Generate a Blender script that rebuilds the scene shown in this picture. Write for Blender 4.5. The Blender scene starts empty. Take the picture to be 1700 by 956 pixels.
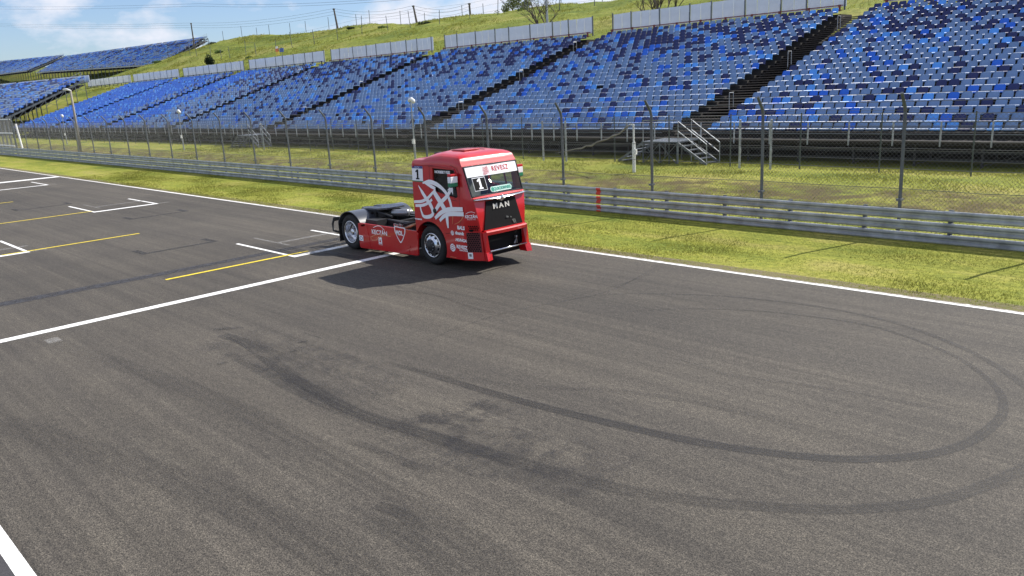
import bpy, bmesh, math, random
import numpy as np
from mathutils import Vector, Matrix, noise as mnoise
random.seed(7); rng = np.random.default_rng(7)
R = math.radians
S = bpy.context.scene
COL = S.collection

# ------------------------------------------------------------------ camera
H = 4.2
FPX = 1316.93
CR = np.array((0.7028973, 0.70945897, -0.0510231))
CU = np.array((-0.14127891, 0.20955584, 0.96753637))
CF = np.array((-0.69711954, 0.67287021, -0.24752782))
cam_d = bpy.data.cameras.new('camera')
cam = bpy.data.objects.new('camera', cam_d); COL.objects.link(cam)
M = Matrix.Identity(4)
for i in range(3):
    M[i][0] = CR[i]; M[i][1] = CU[i]; M[i][2] = -CF[i]
M[2][3] = H
cam.matrix_world = M
cam_d.sensor_width = 36.0
cam_d.lens = 36.0 * FPX / 1700.0
cam_d.clip_start = 0.05; cam_d.clip_end = 6000
S.camera = cam

def at(u, v, x=None, y=None, z=None):
    """world point seen at photo pixel (u, v) on one plane x=, y= or z="""
    d = CF * FPX + CR * (u - 850.0) - CU * (v - 478.0)
    if y is not None: t = y / d[1]
    elif x is not None: t = x / d[0]
    else: t = (z - H) / d[2]
    p = d * t; p[2] += H
    return p
def project(p):
    d = np.array(p, float) - np.array((0, 0, H))
    zc = d @ CF
    return 850 + FPX * (d @ CR) / zc, 478 - FPX * (d @ CU) / zc, zc

# ------------------------------------------------------------------ light
SUN = Vector((0.215, 0.688, 0.694)).normalized()
sd = bpy.data.lights.new('sun', 'SUN'); sun = bpy.data.objects.new('sun', sd); COL.objects.link(sun)
sd.energy = 5.0; sd.angle = R(0.55); sd.color = (1.0, 0.95, 0.87)
sun.rotation_euler = SUN.to_track_quat('Z', 'Y').to_euler()
sun.location = (0, 60, 80)

W = bpy.data.worlds.new('World'); S.world = W; W.use_nodes = True
nt = W.node_tree; nt.nodes.clear()
def N(t, **kw):
    n = nt.nodes.new(t)
    for k, v in kw.items(): setattr(n, k, v)
    return n
out = N('ShaderNodeOutputWorld'); bg = N('ShaderNodeBackground')
sky = N('ShaderNodeTexSky', sky_type='NISHITA'); sky.sun_disc = False
sky.sun_elevation = math.asin(SUN.z); sky.sun_rotation = math.atan2(SUN.x, SUN.y)
sky.air_density = 1.0; sky.dust_density = 0.6; sky.ozone_density = 1.5
tc = N('ShaderNodeTexCoord')
cn = N('ShaderNodeTexNoise'); cn.inputs['Scale'].default_value = 5.5
cn.inputs['Detail'].default_value = 10; cn.inputs['Roughness'].default_value = 0.56
mp = N('ShaderNodeMapping'); mp.inputs['Location'].default_value = (2.3, 4.7, 0); mp.inputs['Scale'].default_value = (1, 1, 2.3)
nt.links.new(tc.outputs['Generated'], mp.inputs[0]); nt.links.new(mp.outputs[0], cn.inputs['Vector'])
cr = N('ShaderNodeValToRGB'); cr.color_ramp.elements[0].position = 0.44; cr.color_ramp.elements[1].position = 0.555
nt.links.new(cn.outputs['Fac'], cr.inputs[0])
mx = N('ShaderNodeMix', data_type='RGBA'); mx.inputs['B'].default_value = (9.6, 10.0, 11.2, 1)
skm = N('ShaderNodeMix', data_type='RGBA', blend_type='MULTIPLY'); skm.inputs['Factor'].default_value = 1
skm.inputs['B'].default_value = (1.22, 1.36, 1.70, 1)
nt.links.new(sky.outputs[0], skm.inputs['A'])
nt.links.new(cr.outputs[0], mx.inputs['Factor']); nt.links.new(skm.outputs['Result'], mx.inputs['A'])
nt.links.new(mx.outputs['Result'], bg.inputs[0]); bg.inputs[1].default_value = 0.06
nt.links.new(bg.outputs[0], out.inputs[0])

vs = S.view_settings
vs.view_transform = 'Standard'; vs.look = 'None'; vs.gamma = 1.0; vs.use_curve_mapping = False
vs.exposure = 0.56
S.render.engine = 'CYCLES'
S.cycles.use_denoising = True
S.cycles.max_bounces = 6; S.cycles.transparent_max_bounces = 12

# ------------------------------------------------------------------ materials
def newmat(name):
    m = bpy.data.materials.new(name); m.use_nodes = True
    t = m.node_tree; b = t.nodes['Principled BSDF']
    return m, t, b
def mat(name, col, rough=0.6, metal=0.0, coat=0.0, var=0.12, scale=3.0, bump=0.0, bscale=40.0, spec=0.5, stretch=(1, 1, 1)):
    m, t, b = newmat(name)
    tcn = t.nodes.new('ShaderNodeTexCoord'); mp = t.nodes.new('ShaderNodeMapping')
    mp.inputs['Scale'].default_value = stretch
    t.links.new(tcn.outputs['Object'], mp.inputs[0])
    n = t.nodes.new('ShaderNodeTexNoise'); n.inputs['Scale'].default_value = scale
    n.inputs['Detail'].default_value = 6; n.inputs['Roughness'].default_value = 0.6
    t.links.new(mp.outputs[0], n.inputs['Vector'])
    r = t.nodes.new('ShaderNodeValToRGB')
    r.color_ramp.elements[0].position = 0.3; r.color_ramp.elements[1].position = 0.7
    r.color_ramp.elements[0].color = tuple(c * (1 - var) for c in col) + (1,)
    r.color_ramp.elements[1].color = tuple(min(1, c * (1 + var)) for c in col) + (1,)
    t.links.new(n.outputs['Fac'], r.inputs[0]); t.links.new(r.outputs[0], b.inputs['Base Color'])
    b.inputs['Roughness'].default_value = rough; b.inputs['Metallic'].default_value = metal
    b.inputs['Coat Weight'].default_value = coat; b.inputs['Coat Roughness'].default_value = 0.06
    b.inputs['Specular IOR Level'].default_value = spec
    if bump > 0:
        n2 = t.nodes.new('ShaderNodeTexNoise'); n2.inputs['Scale'].default_value = bscale
        n2.inputs['Detail'].default_value = 4
        t.links.new(tcn.outputs['Object'], n2.inputs['Vector'])
        bp = t.nodes.new('ShaderNodeBump'); bp.inputs['Strength'].default_value = bump; bp.inputs['Distance'].default_value = 0.02
        t.links.new(n2.outputs['Fac'], bp.inputs['Height']); t.links.new(bp.outputs[0], b.inputs['Normal'])
    return m

MT = {}
MT['red'] = mat('red_paint', (0.50, 0.004, 0.008), 0.34, coat=0.55, var=0.06)
MT['redlamp'] = mat('red_stripe_paint', (0.60, 0.05, 0.03), 0.5)
MT['white_vinyl'] = mat('white_vinyl', (0.88, 0.88, 0.90), 0.35, var=0.03)
MT['white_paint'] = mat('white_metal_paint', (0.75, 0.75, 0.73), 0.45, var=0.08)
MT['black'] = mat('black_plastic', (0.012, 0.012, 0.013), 0.5, var=0.2)
MT['matt_black'] = mat('grille_black', (0.006, 0.006, 0.007), 0.8, var=0.2, spec=0.2)
MT['rubber'] = mat('tyre_rubber', (0.014, 0.014, 0.014), 0.8, var=0.25, scale=8)
MT['chrome'] = mat('chrome', (0.75, 0.75, 0.76), 0.12, metal=1.0, var=0.04)
MT['alloy'] = mat('polished_alloy', (0.62, 0.63, 0.66), 0.22, metal=1.0, var=0.06)
MT['fender'] = mat('fender_grey', (0.045, 0.05, 0.062), 0.28, coat=0.5, var=0.08)
MT['frame'] = mat('chassis_black', (0.02, 0.02, 0.022), 0.55, var=0.3)
MT['steel'] = mat('bare_steel', (0.30, 0.31, 0.33), 0.35, metal=0.8, var=0.15)
MT['copper'] = mat('hot_exhaust', (0.28, 0.17, 0.10), 0.4, metal=0.7, var=0.3, scale=6)
MT['green'] = mat('green_vinyl', (0.02, 0.20, 0.10), 0.4)
MT['sticker_green'] = mat('sticker_green', (0.05, 0.30, 0.22), 0.4)
MT['blue_vinyl'] = mat('blue_vinyl', (0.04, 0.06, 0.25), 0.4)
MT['orange'] = mat('orange_vinyl', (0.62, 0.22, 0.10), 0.4)
MT['amber'] = mat('amber_lens', (0.7, 0.22, 0.03), 0.25)
MT['seatcloth'] = mat('seat_cloth', (0.26, 0.25, 0.24), 0.9)
MT['galv'] = mat('galvanised_steel', (0.37, 0.39, 0.405), 0.46, metal=0.45, var=0.32, scale=2.6, bump=0.05, bscale=9)
MT['galv_dark'] = mat('weathered_galvanised_steel', (0.13, 0.145, 0.16), 0.5, metal=0.4, var=0.3, scale=2.2)
MT['wire'] = mat('fence_wire', (0.20, 0.20, 0.195), 0.5, metal=0.5, var=0.1)
MT['darkpost'] = mat('dark_green_post', (0.05, 0.065, 0.06), 0.6)
MT['sheet'] = mat('grey_sheet_panel', (0.74, 0.77, 0.80), 0.38, metal=0.1, var=0.12, scale=0.6)
MT['redbrown'] = mat('red_brown_rail', (0.22, 0.05, 0.035), 0.6)
MT['wood'] = mat('weathered_planks', (0.055, 0.045, 0.038), 0.85, var=0.35, scale=2.5, stretch=(0.4, 6, 6))
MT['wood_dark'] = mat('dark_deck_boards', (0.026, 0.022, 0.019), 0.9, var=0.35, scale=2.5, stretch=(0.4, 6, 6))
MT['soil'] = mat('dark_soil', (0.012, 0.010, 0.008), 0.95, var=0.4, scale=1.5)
MT['bark'] = mat('bark', (0.075, 0.06, 0.05), 0.9, var=0.3, scale=5)
MT['leaf'] = mat('leaf_green', (0.075, 0.12, 0.025), 0.7, var=0.35, scale=1.2)
MT['leaf_dark'] = mat('leaf_dark_green', (0.02, 0.035, 0.012), 0.75, var=0.35, scale=1.2)
MT['leaf_pale'] = mat('young_leaf_green', (0.16, 0.19, 0.06), 0.7, var=0.3, scale=1.2)
MT['concrete'] = mat('pale_concrete', (0.26, 0.24, 0.21), 0.85, var=0.15, scale=3)
MT['poleswood'] = mat('tarred_pole_wood', (0.10, 0.085, 0.075), 0.9, var=0.25, scale=3)
MT['yellow_sign'] = mat('yellow_sign', (0.75, 0.55, 0.05), 0.5)
MT['orange_sign'] = mat('orange_sign', (0.7, 0.16, 0.04), 0.5)
MT['blue_sign'] = mat('blue_sign', (0.04, 0.10, 0.35), 0.5)
SEATC = [((0.170, 0.270, 0.455), 'grey_blue_plastic'), ((0.016, 0.028, 0.125), 'navy_plastic'),
         ((0.10, 0.35, 0.80), 'light_blue_plastic'), ((0.018, 0.15, 0.64), 'royal_blue_plastic')]
MT['seat'] = [mat(n, c, 0.42, var=0.10, scale=1.3, spec=0.4) for c, n in SEATC]

def glass_mat():
    m, t, b = newmat('cab_glass')
    b.inputs['Base Color'].default_value = (0.55, 0.62, 0.60, 1)
    n = t.nodes.new('ShaderNodeTexNoise'); n.inputs['Scale'].default_value = 2
    mr = t.nodes.new('ShaderNodeMapRange'); mr.inputs['To Min'].default_value = 0.02; mr.inputs['To Max'].default_value = 0.07
    t.links.new(n.outputs['Fac'], mr.inputs['Value']); t.links.new(mr.outputs[0], b.inputs['Roughness'])
    tr = t.nodes.new('ShaderNodeBsdfTransparent'); tr.inputs[0].default_value = (0.62, 0.68, 0.66, 1)
    gl = t.nodes.new('ShaderNodeBsdfGlossy'); gl.inputs['Roughness'].default_value = 0.03
    lw = t.nodes.new('ShaderNodeLayerWeight'); lw.inputs['Blend'].default_value = 0.5
    pw = t.nodes.new('ShaderNodeMath'); pw.operation = 'POWER'; pw.inputs[1].default_value = 4.0
    fr = t.nodes.new('ShaderNodeMath'); fr.operation = 'MULTIPLY_ADD'; fr.inputs[1].default_value = 0.9; fr.inputs[2].default_value = 0.05
    t.links.new(lw.outputs['Facing'], pw.inputs[0]); t.links.new(pw.outputs[0], fr.inputs[0])
    ms = t.nodes.new('ShaderNodeMixShader')
    t.links.new(fr.outputs[0], ms.inputs[0]); t.links.new(tr.outputs[0], ms.inputs[1]); t.links.new(gl.outputs[0], ms.inputs[2])
    t.links.new(ms.outputs[0], t.nodes['Material Output'].inputs[0])
    return m
MT['glass'] = glass_mat()

def asphalt_mat():
    m, t, b = newmat('asphalt'); L = t.links.new
    g = t.nodes.new('ShaderNodeTexCoord')
    def noise(scale, detail=4, rough=0.55, sx=1, sy=1):
        mp = t.nodes.new('ShaderNodeMapping'); mp.inputs['Scale'].default_value = (sx, sy, 1)
        L(g.outputs['Object'], mp.inputs[0])
        n = t.nodes.new('ShaderNodeTexNoise'); n.inputs['Scale'].default_value = scale
        n.inputs['Detail'].default_value = detail; n.inputs['Roughness'].default_value = rough
        L(mp.outputs[0], n.inputs['Vector']); return n.outputs['Fac']
    def ramp(f, a, b_, ca, cb):
        r = t.nodes.new('ShaderNodeValToRGB'); e = r.color_ramp.elements
        e[0].position = a; e[1].position = b_; e[0].color = ca + (1,); e[1].color = cb + (1,)
        L(f, r.inputs[0]); return r.outputs[0]
    def mul(a, c, fac=1.0):
        x = t.nodes.new('ShaderNodeMix'); x.data_type = 'RGBA'; x.blend_type = 'MULTIPLY'; x.inputs['Factor'].default_value = fac
        L(a, x.inputs['A']); L(c, x.inputs['B']); return x.outputs['Result']
    base = ramp(noise(0.12, 5), 0.3, 0.72, (0.068, 0.0615, 0.0525), (0.096, 0.0865, 0.0735))
    lanes = ramp(noise(1.0, 6, 0.6, 0.03, 0.75), 0.34, 0.66, (0.78, 0.78, 0.80), (1.06, 1.05, 1.04))
    lanes2 = ramp(noise(1.0, 4, 0.6, 0.10, 3.5), 0.34, 0.64, (0.82, 0.82, 0.83), (1.05, 1.05, 1.05))
    lanes3 = ramp(noise(1.0, 3, 0.6, 0.05, 11), 0.36, 0.60, (0.86, 0.86, 0.86), (1.03, 1.03, 1.03))
    patch = ramp(noise(0.55, 5, 0.65), 0.36, 0.62, (0.90, 0.90, 0.91), (1.04, 1.04, 1.03))
    grain = ramp(noise(70, 2, 0.7), 0.38, 0.62, (0.30, 0.30, 0.30), (1.72, 1.70, 1.64))
    grain2 = ramp(noise(30, 3, 0.75), 0.36, 0.64, (0.58, 0.58, 0.58), (1.42, 1.40, 1.37))
    v = t.nodes.new('ShaderNodeTexVoronoi'); v.inputs['Scale'].default_value = 26; L(g.outputs['Object'], v.inputs['Vector'])
    grain3 = ramp(noise(9, 5, 0.8), 0.36, 0.64, (0.74, 0.74, 0.75), (1.22, 1.22, 1.20))
    fleck = ramp(v.outputs['Distance'], 0.05, 0.16, (1.45, 1.42, 1.36), (1, 1, 1))
    c = mul(mul(mul(mul(base, lanes), lanes2), lanes3), patch)
    c = mul(mul(mul(mul(c, grain), grain2), grain3), fleck)
    L(c, b.inputs['Base Color']); b.inputs['Roughness'].default_value = 0.82
    b.inputs['Specular IOR Level'].default_value = 0.35
    bp = t.nodes.new('ShaderNodeBump'); bp.inputs['Strength'].default_value = 0.5; bp.inputs['Distance'].default_value = 0.006
    L(noise(60, 3, 0.7), bp.inputs['Height']); L(bp.outputs[0], b.inputs['Normal'])
    return m
MT['asphalt'] = asphalt_mat()

def worn(name, col, lo=0.0, wear=0.5, scale=9.0, soft=False, dens=1.0, rough=0.7):
    """paint or rubber lying on asphalt: noise wear, optional soft sides by UV"""
    m, t, b = newmat(name); L = t.links.new
    g = t.nodes.new('ShaderNodeTexCoord')
    n = t.nodes.new('ShaderNodeTexNoise'); n.inputs['Scale'].default_value = scale; n.inputs['Detail'].default_value = 5
    n.inputs['Roughness'].default_value = 0.7
    L(g.outputs['Object'], n.inputs['Vector'])
    mr = t.nodes.new('ShaderNodeMapRange'); mr.inputs['From Min'].default_value = 0.28; mr.inputs['From Max'].default_value = 0.28 + wear
    mr.inputs['To Min'].default_value = lo; mr.inputs['To Max'].default_value = dens
    L(n.outputs['Fac'], mr.inputs['Value']); fac = mr.outputs[0]
    if soft:
        sp = t.nodes.new('ShaderNodeSeparateXYZ'); L(g.outputs['UV'], sp.inputs[0])
        def ma(op, a, bb):
            k = t.nodes.new('ShaderNodeMath'); k.operation = op
            for i, q in enumerate((a, bb)):
                if isinstance(q, (int, float)): k.inputs[i].default_value = q
                else: L(q, k.inputs[i])
            return k.outputs[0]
        e = ma('MULTIPLY', ma('MULTIPLY', sp.outputs['Y'], ma('SUBTRACT', 1.0, sp.outputs['Y'])), 4.0)
        e = ma('MINIMUM', ma('MULTIPLY', e, 1.9), 1.0)
        n3 = t.nodes.new('ShaderNodeTexNoise'); n3.noise_dimensions = '1D'; n3.inputs['Scale'].default_value = 9.0; n3.inputs['Detail'].default_value = 2
        L(sp.outputs['Y'], n3.inputs['W'])
        st = t.nodes.new('ShaderNodeMapRange'); st.inputs['From Min'].default_value = 0.35; st.inputs['From Max'].default_value = 0.6; st.inputs['To Min'].default_value = 0.6; st.inputs['To Max'].default_value = 1.1
        L(n3.outputs['Fac'], st.inputs['Value']); e = ma('MULTIPLY', e, st.outputs[0])
        fac = ma('MINIMUM', ma('MAXIMUM', ma('MULTIPLY', ma('MULTIPLY', fac, e), sp.outputs['X']), 0.0), 1.0)
    b.inputs['Base Color'].default_value = col + (1,); b.inputs['Roughness'].default_value = rough
    tr = t.nodes.new('ShaderNodeBsdfTransparent'); ms = t.nodes.new('ShaderNodeMixShader')
    L(fac, ms.inputs[0]); L(tr.outputs[0], ms.inputs[1]); L(b.outputs[0], ms.inputs[2])
    L(ms.outputs[0], t.nodes['Material Output'].inputs[0])
    return m
MT['line_white'] = worn('white_road_paint', (0.80, 0.80, 0.78), 0.35, 0.22, 16)
MT['line_yellow'] = worn('yellow_road_paint', (0.72, 0.56, 0.03), 0.3, 0.22, 16)
MT['line_faint'] = worn('worn_road_paint', (0.45, 0.44, 0.42), 0.0, 0.5, 10, dens=0.55)
MT['tyre_mark'] = worn('tyre_rubber_mark', (0.020, 0.019, 0.019), 0.1, 0.40, 42, soft=True, dens=0.95, rough=0.6)
MT['rubber_patch'] = worn('rubber_patch', (0.024, 0.023, 0.025), -0.30, 0.5, 2.6, soft=True, dens=0.85, rough=0.6)
MT['seam'] = worn('bitumen_seam', (0.035, 0.034, 0.038), 0.35, 0.3, 4, soft=True, dens=1.0, rough=0.6)
MT['verge_dirt'] = worn('dusty_verge_edge', (0.17, 0.135, 0.085), 0.0, 0.3, 7, soft=True, dens=0.9, rough=0.9)
MT['fresh'] = mat('fresh_dark_asphalt', (0.045, 0.043, 0.046), 0.85, var=0.25, scale=40, bump=0.4, bscale=60)
MT['blackout'] = worn('blacked_out_paint', (0.035, 0.033, 0.032), 0.1, 0.3, 10, dens=0.8)

def grass_mat(name, lush, mid, dry, s=1.0, bump=0.6, tracks=0.0):
    m, t, b = newmat(name); L = t.links.new
    g = t.nodes.new('ShaderNodeTexCoord')
    def noise(scale, d=5, sx=1, sy=1):
        mp = t.nodes.new('ShaderNodeMapping'); mp.inputs['Scale'].default_value = (sx, sy, 1); L(g.outputs['Object'], mp.inputs[0])
        n = t.nodes.new('ShaderNodeTexNoise'); n.inputs['Scale'].default_value = scale; n.inputs['Detail'].default_value = d
        n.inputs['Roughness'].default_value = 0.65; L(mp.outputs[0], n.inputs['Vector']); return n.outputs['Fac']
    r = t.nodes.new('ShaderNodeValToRGB'); e = r.color_ramp.elements
    e[0].position = 0.33; e[0].color = lush + (1,); e[1].position = 0.70; e[1].color = dry + (1,)
    k = e.new(0.50); k.color = mid + (1,)
    L(noise(0.35 * s, 8, 0.6, 1.4), r.inputs[0])
    r2 = t.nodes.new('ShaderNodeValToRGB'); e = r2.color_ramp.elements
    e[0].position = 0.30; e[0].color = (0.55, 0.60, 0.5, 1); e[1].position = 0.66; e[1].color = (1.25, 1.2, 1.15, 1)
    L(noise(7 * s, 6), r2.inputs[0])
    x = t.nodes.new('ShaderNodeMix'); x.data_type = 'RGBA'; x.blend_type = 'MULTIPLY'; x.inputs['Factor'].default_value = 1
    L(r.outputs[0], x.inputs['A']); L(r2.outputs[0], x.inputs['B'])
    col = x.outputs['Result']
    if tracks:
        sp = t.nodes.new('ShaderNodeSeparateXYZ'); L(g.outputs['Object'], sp.inputs[0])
        def band(y0, y1):
            k = t.nodes.new('ShaderNodeMapRange'); k.interpolation_type = 'SMOOTHSTEP'; k.inputs['From Min'].default_value = y0; k.inputs['From Max'].default_value = y1
            L(sp.outputs['Y'], k.inputs['Value']); return k.outputs[0]
        def ma(op, a, b_):
            k = t.nodes.new('ShaderNodeMath'); k.operation = op
            for i, q in enumerate((a, b_)):
                if isinstance(q, (int, float)): k.inputs[i].default_value = q
                else: L(q, k.inputs[i])
            return k.outputs[0]
        f = ma('MULTIPLY', band(22.5, 24.0), ma('SUBTRACT', 1.0, band(26.3, 28.2)))
        r3 = t.nodes.new('ShaderNodeMapRange'); r3.inputs['From Min'].default_value = 0.36; r3.inputs['From Max'].default_value = 0.56; L(noise(1.1, 7), r3.inputs['Value'])
        f = ma('MULTIPLY', f, ma('MULTIPLY', r3.outputs[0], tracks))
        y_ = t.nodes.new('ShaderNodeMix'); y_.data_type = 'RGBA'; y_.inputs['B'].default_value = (0.085, 0.062, 0.032, 1)
        L(f, y_.inputs['Factor']); L(col, y_.inputs['A']); col = y_.outputs['Result']
    L(col, b.inputs['Base Color']); b.inputs['Roughness'].default_value = 0.9
    b.inputs['Specular IOR Level'].default_value = 0.15
    bp = t.nodes.new('ShaderNodeBump'); bp.inputs['Strength'].default_value = bump; bp.inputs['Distance'].default_value = 0.08
    L(noise(11 * s, 6), bp.inputs['Height']); L(bp.outputs[0], b.inputs['Normal'])
    return m
MT['grass'] = grass_mat('grass_ground', (0.13, 0.17, 0.026), (0.24, 0.255, 0.042), (0.33, 0.29, 0.095), tracks=0.9)
MT['hillgrass'] = grass_mat('hill_grass', (0.085, 0.125, 0.020), (0.175, 0.205, 0.036), (0.26, 0.245, 0.075), 0.30, 0.8)
MT['blade'] = mat('grass_blades', (0.225, 0.235, 0.050), 0.8, var=0.45, scale=0.9, spec=0.2)
def leafy(m, w=0.5):
    t = m.node_tree; b = t.nodes['Principled BSDF']; tl = t.nodes.new('ShaderNodeBsdfTranslucent'); ms = t.nodes.new('ShaderNodeMixShader')
    t.links.new(b.inputs['Base Color'].links[0].from_socket, tl.inputs[0]); ms.inputs[0].default_value = w
    t.links.new(b.outputs[0], ms.inputs[1]); t.links.new(tl.outputs[0], ms.inputs[2]); t.links.new(ms.outputs[0], t.nodes['Material Output'].inputs[0])
for k_ in ('blade', 'leaf', 'leaf_pale', 'leaf_dark'): leafy(MT[k_])

# ------------------------------------------------------------------ mesh helpers
class MB:
    def __init__(s): s.v = []; s.f = []; s.m = []; s.uv = {}
    def add(s, vs, fs, mi=0):
        o = len(s.v); s.v += [tuple(map(float, p)) for p in vs]
        s.f += [tuple(i + o for i in q) for q in fs]; s.m += [mi] * len(fs)
    def box(s, c, d, rot=None, mi=0):
        c = Vector(c); h = Vector(d) / 2
        vs = [Vector((x * h.x, y * h.y, z * h.z)) for z in (-1, 1) for y in (-1, 1) for x in (-1, 1)]
        if rot is not None: vs = [rot @ v for v in vs]
        s.add([c + v for v in vs], [(0, 2, 3, 1), (4, 5, 7, 6), (0, 1, 5, 4), (2, 6, 7, 3), (0, 4, 6, 2), (1, 3, 7, 5)], mi)
    def bar(s, a, b, w, h=None, mi=0):
        """square bar from a to b"""
        a = Vector(a); b = Vector(b); d = b - a
        q = d.to_track_quat('X', 'Z').to_matrix()
        s.box((a + b) / 2, (d.length, w, h or w), q, mi)
    def tube(s, pts, r, n=6, mi=0, caps=True):
        pts = [Vector(p) for p in pts]; rs = r if isinstance(r, (list, tuple)) else [r] * len(pts)
        vs = []; fs = []
        up = None
        for i, p in enumerate(pts):
            d = (pts[min(i + 1, len(pts) - 1)] - pts[max(i - 1, 0)]).normalized()
            if up is None: up = Vector((0, 0, 1)) if abs(d.z) < 0.9 else Vector((1, 0, 0))
            a = d.cross(up)
            if a.length < 1e-6: a = d.cross(Vector((1, 0, 0)))
            a.normalize(); b2 = a.cross(d); up = b2
            for k in range(n):
                t = 2 * math.pi * k / n
                vs.append(p + (a * math.cos(t) + b2 * math.sin(t)) * rs[i])
        for i in range(len(pts) - 1):
            for k in range(n):
                k2 = (k + 1) % n
                fs.append((i * n + k, i * n + k2, (i + 1) * n + k2, (i + 1) * n + k))
        if caps:
            fs.append(tuple(range(n))[::-1]); fs.append(tuple((len(pts) - 1) * n + k for k in range(n)))
        s.add(vs, fs, mi)
    def lathe(s, c, axis, prof, n=32, mi=0):
        """prof: (radius, offset along axis)"""
        c = Vector(c); ax = Vector(axis).normalized()
        a = ax.orthogonal().normalized(); b = ax.cross(a)
        vs = []; fs = []
        for (r, o) in prof:
            for k in range(n):
                t = 2 * math.pi * k / n
                vs.append(c + ax * o + (a * math.cos(t) + b * math.sin(t)) * r)
        for i in range(len(prof) - 1):
            for k in range(n):
                k2 = (k + 1) % n
                fs.append((i * n + k, i * n + k2, (i + 1) * n + k2, (i + 1) * n + k))
        s.add(vs, fs, mi)
    def build(s, name, mats, parent=None, smooth=False, uv=None):
        me = bpy.data.meshes.new(name)
        off = Vector(parent_loc(parent)) if parent else Vector((0, 0, 0))
        me.from_pydata([tuple(Vector(p) - off) for p in s.v], [], s.f)
        for m_ in (mats if isinstance(mats, (list, tuple)) else [mats]): me.materials.append(m_)
        if len(set(s.m)) > 1: me.polygons.foreach_set('material_index', s.m)
        if smooth: me.polygons.foreach_set('use_smooth', [True] * len(me.polygons))
        me.update()
        return link(name, me, parent)
def parent_loc(o):
    l = Vector(o.location)
    while o.parent: o = o.parent; l += Vector(o.location)
    return l
def link(name, me, parent=None, loc=None):
    o = bpy.data.objects.new(name, me); COL.objects.link(o)
    if parent: o.parent = parent
    if loc is not None: o.location = loc
    return o
def clean(o, angle=None):
    bm = bmesh.new(); bm.from_mesh(o.data)
    bmesh.ops.remove_doubles(bm, verts=bm.verts, dist=1e-4)
    bmesh.ops.recalc_face_normals(bm, faces=bm.faces)
    bm.to_mesh(o.data); bm.free()
    if angle: o.data.polygons.foreach_set('use_smooth', [True] * len(o.data.polygons)); o.data.set_sharp_from_angle(angle=R(angle))
    return o
def bevel(o, w=0.01, seg=2):
    md = o.modifiers.new('bevel', 'BEVEL'); md.width = w; md.segments = seg; md.limit_method = 'ANGLE'; md.angle_limit = R(40)
    return o
def thing(name, label, cat, loc=(0, 0, 0), group=None):
    o = bpy.data.objects.new(name, None); COL.objects.link(o); o.location = loc
    o.empty_display_size = 0.2
    return tag(o, label, cat, group)
def tag(o, label, cat, group=None, kind=None):
    o['label'] = label; o['category'] = cat
    if group: o['group'] = group
    if kind: o['kind'] = kind
    return o
def struct(o, kind='structure'):
    o['kind'] = kind; return o
def arrays_mesh(name, V, F, mats, mi=None, smooth=False):
    me = bpy.data.meshes.new(name); n = F.shape[1]
    me.vertices.add(len(V)); me.vertices.foreach_set('co', V.astype(np.float32).ravel())
    me.loops.add(F.size); me.loops.foreach_set('vertex_index', F.astype(np.int32).ravel())
    me.polygons.add(len(F)); me.polygons.foreach_set('loop_start', np.arange(0, F.size, n, dtype=np.int32))
    for m_ in mats: me.materials.append(m_)
    if mi is not None: me.polygons.foreach_set('material_index', mi.astype(np.int32))
    if smooth: me.polygons.foreach_set('use_smooth', np.ones(len(F), bool))
    me.update(calc_edges=True); me.validate()
    return me
def ss(a, b, x):
    t = min(1, max(0, (x - a) / (b - a))); return t * t * (3 - 2 * t)

# ------------------------------------------------------------------ terrain
RIDGE = [(-700, 26), (-600, 25), (-450, 15), (-378, 13.2), (-300, 12.2), (-262, 12.4), (-243, 13.6), (-232, 15.0), (-220, 16.8), (-206, 18.3), (-188, 18.9),
         (-165, 17.45), (-146, 17.1), (-133, 17.2), (-125.5, 16.1), (-120, 16.05), (-102, 15.75), (-92, 15.6), (-74, 15.2), (-20, 14.8), (300, 14.5)]
RX = [p[0] for p in RIDGE]; RZ = [p[1] for p in RIDGE]
def gz(x, y):
    if y < 20.4: return 0.0
    if y < 36: return 0.02 + 0.26 * ss(20.6, 29, y) + 0.05 * mnoise.noise((x * 0.35, y * 0.35, 0)) * ss(20.6, 23, y)
    if y < 55: return 0.28 + (y - 36) * 0.3233
    r = float(np.interp(x, RX, RZ))
    b = 7.35
    if y < 57: return 6.42 + (b - 6.42) * ss(55, 56.6, y)
    s_ = min(1, (y - 57) / 38.0)
    w_ = ss(-150, -110, x); k = (1 - w_) * s_ ** 1.1 + w_ * (1 - (1 - s_) ** 1.35)
    z = b + (r - b) * k
    if y > 95: z = r - 0.02 * (y - 95) + (1 - ss(-256, -244, x)) * max(0, min(y, 117) - 98) * 0.40
    lump = 0.55 * mnoise.noise((x * 0.09, y * 0.13, 3)) + 0.28 * mnoise.noise((x * 0.31, y * 0.4, 7)) + 0.10 * mnoise.noise((x * 1.1, y * 1.1, 9))
    return z + lump * min(1, (y - 57) / 8) * (1 if y < 95 else 0.6)
xs = np.unique(np.concatenate([np.arange(-700, -240, 6), np.arange(-240, -60, 1.1), np.arange(-60, 6, 0.8), np.arange(6, 300, 14)]))
ys = np.unique(np.concatenate([[15.24, 16, 18, 20.4], np.arange(21, 37, 1.2), np.arange(38, 55, 4.0), np.arange(55, 100, 0.9), np.arange(100, 122, 3), np.arange(122, 180, 10), [220, 300, 420, 700]]))
V = np.array([(x, y, gz(x, y)) for y in ys for x in xs])
nx = len(xs); ny = len(ys)
ii, jj = np.meshgrid(np.arange(nx - 1), np.arange(ny - 1))
a = (jj * nx + ii).ravel(); F = np.stack([a, a + 1, a + nx + 1, a + nx], 1)
cy = V[F].mean(1)[:, 1]; cx = V[F].mean(1)[:, 0]
mi = np.where(cy > 55, 1, np.where((cy > 35.5) & (cx > -150.5), 2, 0))
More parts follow.
